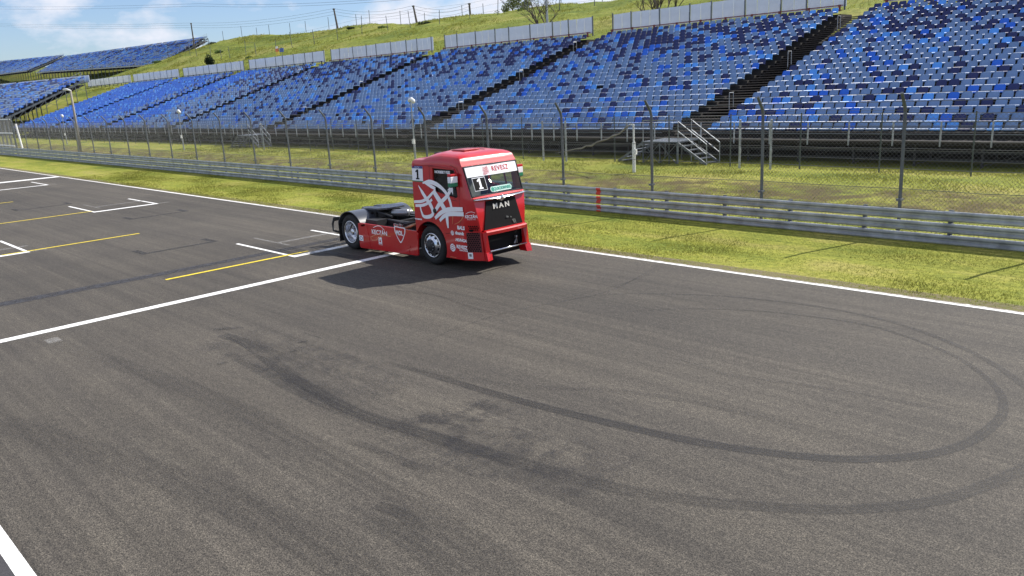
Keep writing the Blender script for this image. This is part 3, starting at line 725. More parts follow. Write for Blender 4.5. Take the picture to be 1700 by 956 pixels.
# inside of the cab
mb = MB()
mb.box((-14.6, TC, .98), (1.9, 1.74, .05)); mb.box((-15.58, TC, 1.7), (.06, 1.72, 1.5)); mb.box((-13.86, TC, 1.50), (.38, 1.6, .32))
for s in (-1, 1): mb.box((-14.7, TC + s * .88, 1.4), (1.6, .03, .72))
mb.box((-14.85, TC, 2.46), (1.5, 1.6, .02))
mb.build('interior', MT['matt_black'], TR)
mb = MB()
for s in (-1, 1):
    mb.tube([(-15.45, TC + s * .72, 1.0), (-15.45, TC + s * .70, 2.38), (-14.15, TC + s * .70, 2.34), (-13.98, TC + s * .74, 1.5)], .025, 6)
mb.tube([(-15.45, TC - .7, 2.38), (-15.45, TC + .7, 2.38)], .025); mb.tube([(-14.15, TC - .7, 2.34), (-14.15, TC + .7, 2.34)], .025); mb.tube([(-15.45, TC - .7, 1.3), (-15.45, TC + .7, 2.3)], .022)
mb.build('roll_cage', MT['redlamp'], TR)
for y in (-.38, .42):
    mb = MB(); mb.box((-14.78, TC + y, 1.42), (.46, .48, .16)); mb.box((-15.02, TC + y, 1.78), (.16, .48, .70), Matrix.Rotation(R(-10), 3, 'Y')); mb.box((-15.08, TC + y, 2.16), (.14, .34, .20))
    bevel(mb.build('driver_seat', MT['seatcloth'], TR), .05, 3)
mb = MB(); c = Vector((-14.16, TC + .38, 1.74)); 
mb.tube([c + Vector((.10 * math.sin(t), .20 * math.cos(t), .17 * math.sin(t))) for t in np.linspace(0, 2 * math.pi, 20)], .016, 6); mb.tube([c, c + Vector((.22, 0, -.16))], .03)
mb.build('steering_wheel', MT['redlamp'], TR)

# white rope-globe emblem on the side, drawn from the photograph onto the door plane
def cpx(a, b): 
    p = at(660 + a / 4.346, 230 + b / 4.346, y=TC - HW); return (p[0], p[2])
def emblem(pts, w, nsm=5):
    P = smooth_path([cpx(*p) for p in pts], nsm); n = len(P)
    w = [1.24 * float(np.interp(i / (n - 1), np.linspace(0, 1, len(w)), w)) for i in range(n)]
    return ring_stroke(P, w, lambda a, b: (a, side_y(b, -1, emblem.off), b))
mb = MB(); strokes = [
    ([(178, 320), (225, 312), (275, 328), (320, 360), (355, 402), (378, 450), (390, 500)], [.03, .085, .085, .07, .07, .065, .06]),
    ([(196, 322), (240, 345), (272, 362)], [.03, .07, .06]),
    ([(121, 455), (175, 452), (215, 432), (245, 400), (272, 366)], [.055, .06, .06, .055, .035]),
    ([(131, 483), (185, 480), (225, 462), (250, 438)], [.055, .06, .055, .05]),
    ([(149, 337), (178, 385), (208, 432), (238, 475), (253, 510), (256, 545), (230, 563), (192, 561), (176, 530), (165, 488)], [.012, .07, .085, .095, .085, .07, .075, .065, .05, .035]),
    ([(263, 384), (300, 440), (335, 498), (347, 520)], [.10, .115, .11, .09]),
    ([(277, 516), (300, 478), (322, 452), (350, 425), (372, 392), (388, 350)], [.075, .085, .08, .075, .07, .06]),
    ([(274, 574), (300, 548), (330, 526), (370, 512), (420, 510), (473, 510)], [.06, .08, .085, .09, .085, .08]),
    ([(308, 592), (330, 566), (360, 548), (400, 543), (480, 545)], [.06, .075, .08, .08, .08]),
    ([(358, 550), (363, 600), (369, 645)], [.09, .075, .035])]
for i, (p, w) in enumerate(strokes):
    emblem.off = .004 + .0012 * i; mb.add(*emblem(p, w))
emblem.off = .018; mb.add([(a, side_y(b, -1, .018), b) for a, b in (cpx(360, 374), cpx(399, 318), cpx(403, 406), cpx(384, 372))], [(0, 1, 2, 3)])
mb.build('door_emblem', MT['white_vinyl'], TR)
mb = MB(); emblem.off = .006
mb.add(*emblem([(400, 555), (399, 590), (397, 618)], [.02, .014, .008])); mb.add(*emblem([(476, 560), (462, 585), (440, 605), (412, 618)], [.022, .018, .012, .008]))
mb.build('door_emblem_tail', MT['orange'], TR)
mb = MB(); q = cpx(272, 520); mb.lathe((q[0], side_y(q[1], -1, .022), q[1]), (0, -1, 0), [(.06, -.02), (.06, .0), (.045, .012), (0, .014)], 16); mb.build('door_handle', MT['black'], TR)
# shut lines
mb = MB()
for pts in ([(-14.98, 2.43), (-14.98, 1.1)], [(-15.02, 2.43), (-14.0, 2.42), (-13.93, 1.7), (-13.93, .96)], [(-14.5, .85), (-13.9, .93)], [(-13.99, 1.66), (-15.0, 1.74)]):
    mb.add(*ring_stroke(smooth_path(pts, 4), .010, lambda a, b: (a, side_y(b, -1, .003), b)))
mb.build('shut_line', mat('shut_line_dark', (.06, .004, .006), .6), cab)
# number plate sticker behind the door
q_ = at(692, 288.5, y=TC - HW); nx_, nz_ = q_[0], q_[2]
fn = side_fn(nx_, nz_); fn2 = side_fn(nx_, nz_, 0, .008); nb = plate('number_sticker', sq(0, 0, .42, .38), fn, MT['white_vinyl'], TR)
plate('sticker_header', sq(0, .16, .42, .06), fn2, MT['blue_vinyl'], nb); plate('sticker_footer', sq(0, -.178, .42, .024), fn2, MT['green'], nb)
digit('sticker_number', 1.15, side_fn(nx_, nz_ - .02, 0, .009), MT['matt_black'], nb)
lettering('header_lettering', 'FIA ETRC', .04, side_fn(nx_, nz_ + .16, 0, .011), MT['white_vinyl'], nb, 1.2)
# lettering on side and corner
def slet(txt, px, size, m='white_vinyl', sx=1.0, slope=0.0, bold=.003, shear=0.0, name='side_lettering', spacing=1.0):
    p = at(px[0], px[1], y=TC - HW); return lettering(name, txt, size, side_fn(p[0], p[2], slope), MT[m], TR, sx, bold, shear, spacing)
slet('BALS', (765.5, 378.5), .115, sx=1.05, bold=.006)
slet('dinamik', (763, 387.3), .105, sx=.95, bold=.005); slet('HUNGA', (765.5, 399), .095, sx=1.15, shear=.25, bold=.005)
slet('REVESZ', (767, 410.5), .115, sx=1.0, bold=.005); slet('RACING', (770, 416), .055, sx=1.1, spacing=1.4)
slet('WABERER', (695, 363.6), .045, sx=1.4)
for (px, r) in (((751.2, 386.5), .058), ((752, 410.8), .095)):
    p = at(px[0], px[1], y=TC - HW); mb = MB()
    mb.add([(p[0] + r * math.cos(t), TC - HW - .005, p[2] + r * math.sin(t)) for t in np.linspace(0, 6.283, 18, endpoint=False)], [tuple(range(18))])
    e = mb.build('round_emblem', MT['white_vinyl'], TR)
    mb = MB()
    for k in (-.5, 0, .5): mb.add(*ring_stroke([(p[0] - r * .8, p[2] + k * r - .3 * r), (p[0], p[2] + k * r + .1 * r), (p[0] + r * .8, p[2] + k * r + .3 * r)], r * .14, lambda a, b: (a, TC - HW - .008, b)))
    mb.build('emblem_stripe', MT['red'], e)
def corner_fn(s, tc_, cz, off=.006, slope=0.0): return lambda a, b: corner(cz + b + a * slope, tc_ + (a if s < 0 else -a) / .52, s, off)
for s, t0 in ((-1, .60), (1, .66)):
    lettering('corner_lettering', 'KECZÁN', .10, corner_fn(s, t0, 1.31), MT['white_vinyl'], cab, 1.0 if s < 0 else .8, .003)
    lettering('corner_subtitle', 'ARCHITECTURE', .032, corner_fn(s, t0, 1.245), MT['white_vinyl'], cab, 1.2 if s < 0 else .9)
    mb = MB(); f_ = corner_fn(s, t0, 1.31)
    mb.add(*ring_stroke(smooth_path([(-.16, .065), (-.05, .105), (.06, .115), (.15, .09)], 4), .010, f_)); mb.build('corner_swoosh', MT['white_vinyl'], cab)
p = at(788, 425.5, y=TC - HW); 
plate('scrutineer_sticker', sq(0, 0, .13, .15), lambda a, b: chamfer(-1, .30 + a / .5, .385 + b, .006), MT['white_vinyl'], bp)
plate('scrutineer_mark', sq(0, .01, .06, .06), lambda a, b: chamfer(-1, .30 + a / .5, .385 + b, .009), MT['steel'], bp)
plate('sill_strip', sq(0, 0, .22, .012), side_fn(-14.28, .30), MT['orange'], TR)

# side skirts, with badges
for s in (-1, 1):
    P = [(-18.24, .77), (-18.14, .80), (-15.66, .80), (-15.60, .74), (-15.66, .18), (-15.75, .16), (-18.20, .10), (-18.24, .14)]
    mb = MB(); prism(mb, [(x, TC + s * (HW - .01), z) for x, z in P], [(x, TC + s * (HW - .05), z) for x, z in P])
    sk = bevel(mb.build('side_skirt', MT['red'], TR), .01)
    mb = MB(); mb.bar((-17.82, TC + s * (HW - .008), .79), (-17.70, TC + s * (HW - .008), .12), .012, .012); mb.build('skirt_seam', MT['red'], sk); mb = MB(); mb.bar((-15.95, TC + s * (HW - .008), .40), (-16.05, TC + s * (HW - .008), .17), .012, .012); mb.build('skirt_seam', MT['red'], sk)
    if s > 0: continue
    def kf(px, off=.004): 
        p = at(px[0], px[1], y=TC - HW + .01)
        return lambda a, b: (p[0] + a, TC - HW + .01 - off, p[2] + b)
    lettering('skirt_lettering', 'KECZÁN', .17, kf((630, 386.5)), MT['white_vinyl'], sk, 1.05, .004)
    mb = MB(); f_ = kf((629, 378)); mb.add(*ring_stroke(smooth_path([(-.26, -.02), (-.12, .03), (0, .05), (.12, .03), (.25, -.05)], 4), .016, f_)); mb.build('skirt_swoosh', MT['white_vinyl'], sk)
    mb = MB(); f_ = kf((632, 393), .005); mb.add(*ring_stroke(smooth_path([(-.40, -.12), (-.44, -.05), (-.2, .03), (.1, .07), (.3, .05), (.45, .06)], 5), .018, f_)); mb.add(*ring_stroke(smooth_path([(-.42, -.13), (-.2, -.10), (.0, .0), (.2, .06)], 5), .016, f_)); mb.build('skirt_flourish', MT['orange'], sk)
    f_ = kf((631.5, 399)); pl = plate('skirt_badge', sq(0, 0, .15, .17), f_, MT['white_vinyl'], sk); f2 = kf((631.5, 399.5), .007)
    mb = MB(); mb.add([f2(-.045, -.04), f2(.045, -.04), f2(0, .06)], [(0, 1, 2)]); mb.build('badge_mark', MT['red'], pl)
    lettering('badge_lettering', 'TRUCK', .05, kf((632, 405.8)), MT['white_vinyl'], sk, 1.2)
    f_ = kf((664.5, 388.5)); sh = [(-.24, .17), (-.22, .20), (.0, .185), (.21, .185), (.24, .15), (.22, .05), (.12, -.12), (.02, -.23), (-.03, -.23), (-.14, -.10), (-.23, .05)]
    mb = MB(); mb.add([f_(*q) for q in sh], [tuple(range(len(sh)))]); bd = mb.build('shield_badge', MT['white_vinyl'], sk)
    f2 = kf((664.5, 388.5), .007); mb = MB(); mb.add([f2(a * .84, b * .84 + .003) for a, b in sh], [tuple(range(len(sh)))]); mb.build('shield_field', MT['red'], bd)
    lettering('shield_lettering', 'MOL', .165, lambda a, b: kf((663.5, 387), .010)(a, b), MT['white_vinyl'], bd, .85, .008)
    f_ = kf((600, 395)); pl = plate('white_sticker', sq(0, 0, .19, .15), f_, MT['white_vinyl'], sk); f2 = kf((600, 395), .007)
    mb = MB(); mb.add(*ring_stroke([(.06 * math.cos(t), .042 * math.sin(t)) for t in np.linspace(0, 6.3, 15)], .014, f2)); mb.build('sticker_ring', MT['blue_vinyl'], pl)

# wheels
def wheel(x, s, rear):
    yo = TC + s * (HW - .03)            # outer face of the tyre
    w = thing('wheel', '', '', (x - parent_loc(TR).x, s * (HW - .03) - s * .15, WR)); w.parent = TR
    del w['label']; del w['category']
    c = Vector((x, yo, WR)); ax = (0, s, 0); wd = .56 if rear else .31
    mb = MB(); mb.lathe(c, ax, [(.31, -.03), (.33, -.005), (.40, .004), (.455, -.012), (.482, -.045), (.49, -.08), (.49, -wd + .08), (.48, -wd + .04), (.45, -wd), (.31, -wd)], 48)
    mb.build('tyre', MT['rubber'], w, True)
    mb = MB()
    if not rear:
        mb.lathe(c, ax, [(.315, -.035), (.305, .0), (.285, .004), (.275, -.02), (.262, -.03), (.20, .035), (.15, .045), (.13, .06), (.11, .065), (.0, .065)], 40)
        rm = mb.build('rim', MT['alloy'], w, True)
        mb = MB()
        for k in range(10):
            t = 2 * math.pi * (k + .5) / 10; r = .232
            q = c + Vector((r * math.cos(t), s * .010, r * math.sin(t))); mb.lathe(q, (0, s, 0), [(.032, -.03), (.032, .0), (.0, .001)], 10)
        mb.build('rim_holes', MT['matt_black'], rm)
        mb = MB(); mb.lathe(c, ax, [(.165, .046), (.16, .055), (.12, .066), (.10, .085), (.0, .09)], 24); mb.build('hub', MT['frame'], rm, True)
        mb = MB()
        for k in range(10):
            t = 2 * math.pi * k / 10; mb.lathe(c + Vector((.138 * math.cos(t), s * .055, .138 * math.sin(t))), (0, s, 0), [(.014, 0), (.014, .035), (0, .038)], 6)
        mb.build('wheel_nuts', MT['steel'], rm)
    else:
        mb.lathe(c, ax, [(.32, -.03), (.312, .0), (.29, .004), (.28, -.03), (.272, -.12), (.262, -.17), (.20, -.20), (.12, -.195), (.10, -.19), (.095, -.06), (.085, -.04), (0, -.035)], 40)
        rm = mb.build('rim', MT['alloy'], w, True)
        mb = MB()
        for k in range(10):
            t = 2 * math.pi * k / 10; mb.lathe(c + Vector((.15 * math.cos(t), -s * .19, .15 * math.sin(t))), (0, s, 0), [(.016, 0), (.016, .05), (0, .055)], 6)
        mb.build('wheel_nuts', MT['chrome'], rm)
    return w
for s in (-1, 1): wheel(FWX, s, False); wheel(RWX, s, True)
# dark wheel housing so the arches do not show daylight
mb = MB(); mb.box((FWX, TC, .86), (1.25, 1.2, .20)); mb.box((-15.0, TC, .60), (2.7, .8, .34)); mb.box((-14.2, TC, .55), (.55, 1.55, .5)); mb.build('chassis_front', MT['frame'], TR)
# fenders over the rear wheels with flaps
for s in (-1, 1):
    a0, a1, n = 24, 158, 16; vs = []; fs = []
    for i in range(n + 1):
        t = R(a0 + (a1 - a0) * i / n)
        for r in (.60, .575):
            for yy in (HW - .02, HW - .64): vs.append((RWX + r * math.cos(t) * (1.06), TC + s * yy, .47 + r * math.sin(t)))
    for i in range(n):
        b = i * 4; c = b + 4
        fs += [(b, b + 1, c + 1, c), (b + 2, c + 2, c + 3, b + 3), (b, c, c + 2, b + 2), (b + 1, b + 3, c + 3, c + 1)]
    mb = MB(); mb.add(vs, fs); fd = clean(mb.build('rear_fender', MT['fender'], TR), 40)
    mb = MB(); mb.box((RWX - .585, TC + s * (HW - .33), .44), (.02, .60, .52)); mb.build('mud_flap', MT['rubber'], fd)
    mb = MB(); mb.bar((RWX + .57, TC + s * (HW - .02), .72), (RWX + .75, TC + s * (HW - .02), .76), .02, .05); mb.build('fender_stay', MT['frame'], fd)
# chassis rails, tanks, coupling plate
mb = MB()
for s in (-1, 1): mb.box((-17.1, TC + s * .36, .74), (4.9, .07, .24))
for x in (-19.4, -18.3, -17.3, -16.2): mb.box((x, TC, .74), (.10, .70, .16))
mb.box((-19.52, TC, .70), (.06, 1.3, .16)); mb.tube([(RWX, TC - .7, .49), (RWX, TC + .7, .49)], .09, 8); mb.lathe((RWX, TC - .22, .49), (0, 1, 0), [(.05, 0), (.2, .08), (.24, .22), (.2, .36), (.05, .44)], 16)
fr = mb.build('chassis_frame', MT['frame'], TR)
mb = MB()
for s in (-1, 1):
    mb.box((-16.9, TC + s * .64, .50), (1.9, .40, .42)); mb.box((-17.8, TC + s * .62, .80), (.5, .34, .16))
    mb.tube([(-16.1, TC + s * .55, .95), (-16.5, TC + s * .58, .86), (-17.4, TC + s * .5, .88)], .03)
    for k in range(4): mb.tube([(-15.72, TC + s * (.1 + .12 * k), 1.25 - .1 * k), (-16.0, TC + s * (.2 + .1 * k), .95), (-16.3 - .15 * k, TC + s * (.3 + .1 * k), .86)], .018)
mb.box((-15.85, TC + .1, 1.05), (.35, .9, .5)); mb.box((-16.25, TC - .3, .95), (.2, .25, .25))
mb.build('chassis_equipment', MT['frame'], TR)
mb = MB(); mb.lathe((-17.55, TC + .02, .98), (.86, .5, .0), [(0, -.26), (.08, -.25), (.10, -.22), (.10, .22), (.08, .25), (0, .26)], 20); mb.build('air_tank', MT['steel'], TR, True)
mb = MB(); mb.tube([(-15.72, TC - .30, 1.12), (-16.15, TC - .52, .88), (-16.5, TC - .70, .72)], .055, 10); mb.build('exhaust_pipe', MT['copper'], TR, True)
mb = MB()
for k in range(6): mb.box((-16.6 - .13 * (k % 3), TC - .62 - .08 * (k // 3), .80 + .02 * (k % 2)), (.05, .05, .06))
mb.build('connector_block', MT['steel'], TR)
# fifth wheel coupling
def plate_poly(): return [(-18.95, -.30), (-18.95, -.10), (-18.45, -.05), (-18.45, .05), (-18.95, .10), (-18.95, .30), (-18.6, .42), (-18.0, .45), (-17.75, .30), (-17.70, 0), (-17.75, -.30), (-18.0, -.45), (-18.6, -.42)]
mb = MB(); prism(mb, [(x, TC + .02 + y, 1.11 + (x + 18.3) * .05) for x, y in plate_poly()], [(x, TC + .02 + y, 1.065 + (x + 18.3) * .05) for x, y in plate_poly()])
fw = mb.build('coupling_plate', MT['fender'], TR)
mb = MB()
for s in (-1, 1): mb.box((-18.3, TC + s * .33, .96), (.3, .08, .22)); mb.tube([(-18.9, TC + s * .3, .88), (-18.1, TC + s * .34, 1.02), (-17.5, TC + s * .3, .92)], .03)
mb.tube([(-18.3, TC - .45, .98), (-18.3, TC + .45, .98)], .04, 8); mb.build('coupling_bracket', MT['frame'], fw)
# rear loop bumper
mb = MB()
for s in (-1, 1):
    mb.tube([(-19.55, TC + s * .60, .78), (-19.78, TC + s * .70, .76), (-19.82, TC + s * .74, .6), (-19.80, TC + s * .74, .40), (-19.60, TC + s * .66, .36)], .035, 8)
    mb.box((-19.66, TC + s * .55, .62), (.05, .18, .12))
mb.tube([(-19.79, TC - .72, .70), (-19.84, TC, .70), (-19.79, TC + .72, .70)], .03, 8)
mb.build('rear_loop_bumper', MT['frame'], TR, True)

# ------------------------------------------------------------------ guardrail
AY = 20.2
GRD = thing('guardrail', 'triple galvanised steel guardrail running along the grass behind the truck', 'guardrail', (-40, AY, 0))
X0, X1 = -118.0, 6.0
def wbeam(z):
    """W section, front faces the track (-y)"""
    return [(.00, z + .118), (-.035, z + .115), (-.055, z + .085), (-.055, z + .055), (-.012, z + .018), (-.012, z - .018), (-.055, z - .055), (-.055, z - .085), (-.035, z - .115), (.00, z - .118)]
seg = np.arange(X0, X1 + .01, 4.0)
for z in (.683, .403, .122):
    mb = MB()
    for i in range(len(seg) - 1):
        o = .004 * (i % 2); P = wbeam(z + .004 * math.sin(i * 2.3 + z * 9))
        q = wbeam(z + .004 * math.sin((i + 1) * 2.3 + z * 9)) if False else P
        xa, xb = seg[i] - .12, seg[i + 1] + .12
        vs = [(xa, AY + y - o, zz) for y, zz in P] + [(xb, AY + y - o, zz) for y, zz in q]
        n = len(P); mb.add(vs, [(k, k + 1, n + k + 1, n + k) for k in range(n - 1)])
        for bx in (xa + .06, xa + .18):
            for dz in (-.07, .07): mb.lathe((bx, AY - .056 - o, z + dz), (0, -1, 0), [(.018, 0), (.015, .014), (0, .016)], 6)
    mb.build('rail', MT['galv'], GRD)
pm = MB(); pm.box((0, .10, .40), (.10, .06, .84)); pm.box((0, .05, .683), (.16, .10, .12)); pm.box((0, .05, .403), (.16, .10, .12)); pm.box((0, .05, .122), (.16, .10, .12))
p0 = pm.build('post', MT['galv_dark']); p0.parent = GRD
first = True
for x in np.arange(X0 + 2, X1, 2.0):
    if first: o = p0; first = False
    else: o = p0.copy(); COL.objects.link(o); o.parent = GRD
    o.location = (x + 40, 0, 0)
rx = at(995, 335, y=AY)[0]
for z in (.683, .403, .122):
    P = [(y - .004, zz) for y, zz in wbeam(z)]; n = len(P); mb = MB()
    mb.add([(rx - .09, AY + y - .004, zz) for y, zz in P] + [(rx + .09, AY + y - .004, zz) for y, zz in P], [(k, k + 1, n + k + 1, n + k) for k in range(n - 1)])
    mb.build('red_stripe', MT['redlamp'], GRD)

# ------------------------------------------------------------------ debris fence behind the guardrail
FY = 20.8; PX = -7.35
CFN = thing('debris_fence', 'tall chain link debris fence on galvanised posts bent over at the top, behind the guardrail', 'fence', (-40, FY, 0))
def fence_post():
    mb = MB(); mb.tube([(0, 0, 0), (0, 0, 3.05), (0, -.04, 3.18), (0, -.30, 3.52)], [.046, .043, .043, .038], 8)
    mb.box((0, -.02, .9), (.13, .16, .05))
    return mb
p0 = fence_post().build('post', MT['galv_dark']); p0.parent = CFN
xsf = [PX - 3.77 * k for k in range(-3, 23)]
for i, x in enumerate(xsf):
    if i == 0: o = p0
    else: o = p0.copy(); COL.objects.link(o); o.parent = CFN
    o.location = (x + 40, 0, gz(x, FY)); o.rotation_euler = (0, R(random.uniform(-.6, .6)), R(random.uniform(-4, 4)))
mb = MB()
for z in (.25, .72, 1.2, 1.7, 2.2, 2.7, 3.05):
    pts = []
    for i, x in enumerate(xsf[:-1]):
        for t in (0, .5): pts.append((x - 3.77 * t, FY - .03, z + (-.02 if t else 0) + random.uniform(-.01, .01)))
    mb.tube(pts, .0075, 4, caps=False)
for y, z in ((-.17, 3.33), (-.30, 3.53)):
    mb.tube([(x, FY + y, z) for x in xsf], .0065, 4, caps=False)
mb.build('tension_cables', MT['wire'], CFN)
def link_mesh(name, xa, xb, y, z0, z1, pitch, r, parent, m):
    """chain link: two families of straight diagonal wires as thin prisms"""
    Vv = []; Ff = []
    h = z1 - z0; n0 = 0
    for fam in (1, -1):
        xs_ = np.arange(xa - h, xb + h, pitch)
        for x in xs_:
            a = np.array((x, y, z0)) if fam > 0 else np.array((x, y, z1)); b = np.array((x + h, y, z1)) if fam > 0 else np.array((x + h, y, z0))
            for q, w in ((a, b), (b, a)):
                pass
            # clip to the ends
            if b[0] <= xa or a[0] >= xb: continue
            if a[0] < xa: t = (xa - a[0]) / h; a = a + (b - a) * t
            if b[0] > xb: t = (xb - a[0]) / (b[0] - a[0]); b = a + (b - a) * t
            d = (b - a); L_ = np.linalg.norm(d)
            if L_ < .05: continue
            d /= L_; u = np.array((0, 1, 0.)); v = np.cross(d, u); yo = fam * r * .9
            for e in (a, b):
                for k in range(3):
                    t = 2 * math.pi * k / 3; Vv.append(e + u * (math.cos(t) * r + yo) + v * math.sin(t) * r)
            Ff += [(n0, n0 + 1, n0 + 4, n0 + 3), (n0 + 1, n0 + 2, n0 + 5, n0 + 4), (n0 + 2, n0, n0 + 3, n0 + 5)]; n0 += 6
    off = np.array(parent_loc(parent)) if parent else 0
    return link(name, arrays_mesh(name, np.array(Vv) - off, np.array(Ff), [m]), parent)
link_mesh('chain_link_mesh', xsf[-1], xsf[0], FY - .06, .12, 3.05, .105, .0029, CFN, MT['wire'])

# ------------------------------------------------------------------ main grandstand
SY, SZ = 34.0, 1.70          # front lip of the first row of seats
PIT, RIS, NR = 0.775, 0.25, 25
AIS = [-22.2, -43.4, -64.4, -85.8, -107.2, -128.4, -149.2]
AW = 0.92                    # half width of a stair aisle
def seat_geo(hi=True):
    """one bucket seat, origin at the middle of its front lip; +y is back"""
    V = []; F = []
    us = (-1, -.97, -.8, -.3, .3, .8, .97, 1) if hi else (-1, 1)
    fw = (.085, .035, .006, 0, 0, .006, .035, .085) if hi else (0, 0)
    nu = len(us) - 1
    tv = (0, .35, .72, .92, 1.0) if hi else (0, 1.0)
    wt = (1.0, 1.0, .97, .90, .74) if hi else (1, .90)
    for th in (0, .026):
        for t, w in zip(tv, wt):
            for u, f in zip(us, fw):
                V.append((u * .21 * w, .36 + .10 * t - f * (1 - .55 * t) + th, -.07 + .325 * t))
    m = nu + 1; L = len(tv) * m
    for i in range(len(tv) - 1):
        for k in range(nu):
            a = i * m + k
            F += [(a, a + 1, a + m + 1, a + m), (L + a, L + a + m, L + a + m + 1, L + a + 1)]
    for k in range(nu):
        a = (len(tv) - 1) * m + k; F.append((a, a + 1, L + a + 1, L + a))
    for i in range(len(tv) - 1):
        a = i * m; F.append((a, a + m, L + a + m, L + a)); a = i * m + nu; F.append((a, L + a, L + a + m, a + m))
    # pan with a turned-down lip
    o = len(V)
    P = [(0, -.075), (-.002, -.04), (.018, -.012), (.055, .002), (.38, -.07), (.38, -.09), (.055, -.022), (.02, -.075)] if hi else [(0, -.055), (0, .02), (.38, -.03), (.38, -.055)]
    for x in (-.212, .212):
        for y, z in P: V.append((x, y, z))
    n = len(P)
    for k in range(n): F.append((o + k, o + (k + 1) % n, o + n + (k + 1) % n, o + n + k))
    q = [(0, 1, 2, 7), (7, 2, 3, 6), (6, 3, 4, 5)] if hi else [(0, 1, 2, 3)]
    for c in q: F.append(tuple(o + k for k in c)); F.append(tuple(o + n + k for k in c))
    return np.array(V), np.array(F)
SV, SF = seat_geo(True); SVL, SFL = seat_geo(False)
SEAT_ME = [arrays_mesh('seat', SV, SF, [MT['seat'][k]], None, False) for k in range(4)]
def seat_field(name, pos, col, lo, parent, rot=None):
    V0, F0 = (SVL, SFL) if lo else (SV, SF)
    n = len(pos); V = (V0[None] + pos[:, None, :]).reshape(-1, 3) - np.array(parent_loc(parent))
    F = (F0[None] + (np.arange(n) * len(V0))[:, None, None]).reshape(-1, 4)
    o = link(name, arrays_mesh(name, V, F, MT['seat'], np.repeat(col, len(F0))), parent); o['kind'] = 'stuff'; return o
def seat_colour(row, blue=0.0):
    if rng.random() < blue: return rng.choice([2, 3, 3, 3, 3, 3])
    navy = .15 + .32 * ss(12, 20, row)  # more navy in upper rows paints their weaker light into the seat colours
    return rng.choice(4, p=[.655 - navy + .17, navy, .085, .09])
def terrace(parent, xa, xb, rows, nr):
    """stepped deck under the seats"""
    mb = MB()
    prof = [(SY - .85, SZ - .42 - .16), (SY - .85, SZ - .42)]
    for r in range(nr):
        y = SY + .28 + r * PIT
        prof += [(y, SZ - .42 + r * RIS), (y, SZ - .42 + (r + 1) * RIS)]
    prof += [(SY + .28 + nr * PIT + .9, SZ - .42 + nr * RIS), (SY + .28 + nr * PIT + .9, SZ - .75 + nr * RIS), (SY + .2, SZ - .75)]
    n = len(prof); mb.add([(xa, y, z) for y, z in prof] + [(xb, y, z) for y, z in prof], [(k, (k + 1) % n, n + (k + 1) % n, n + k) for k in range(n)] + [tuple(range(n)), tuple(n + k for k in range(n))[::-1]])
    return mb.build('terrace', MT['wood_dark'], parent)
ORD = ['nearest, right of the nearest stairs', 'just left of the nearest stairs, behind the truck cab', 'third from the right, above the truck chassis', 'fourth from the right, its seats mottled grey and blue',
       'fifth from the right, mottled seats fading into plain blue', 'sixth from the right, mostly plain bright blue', 'leftmost of the main stand, all plain bright blue']
edges = [-3.0] + AIS
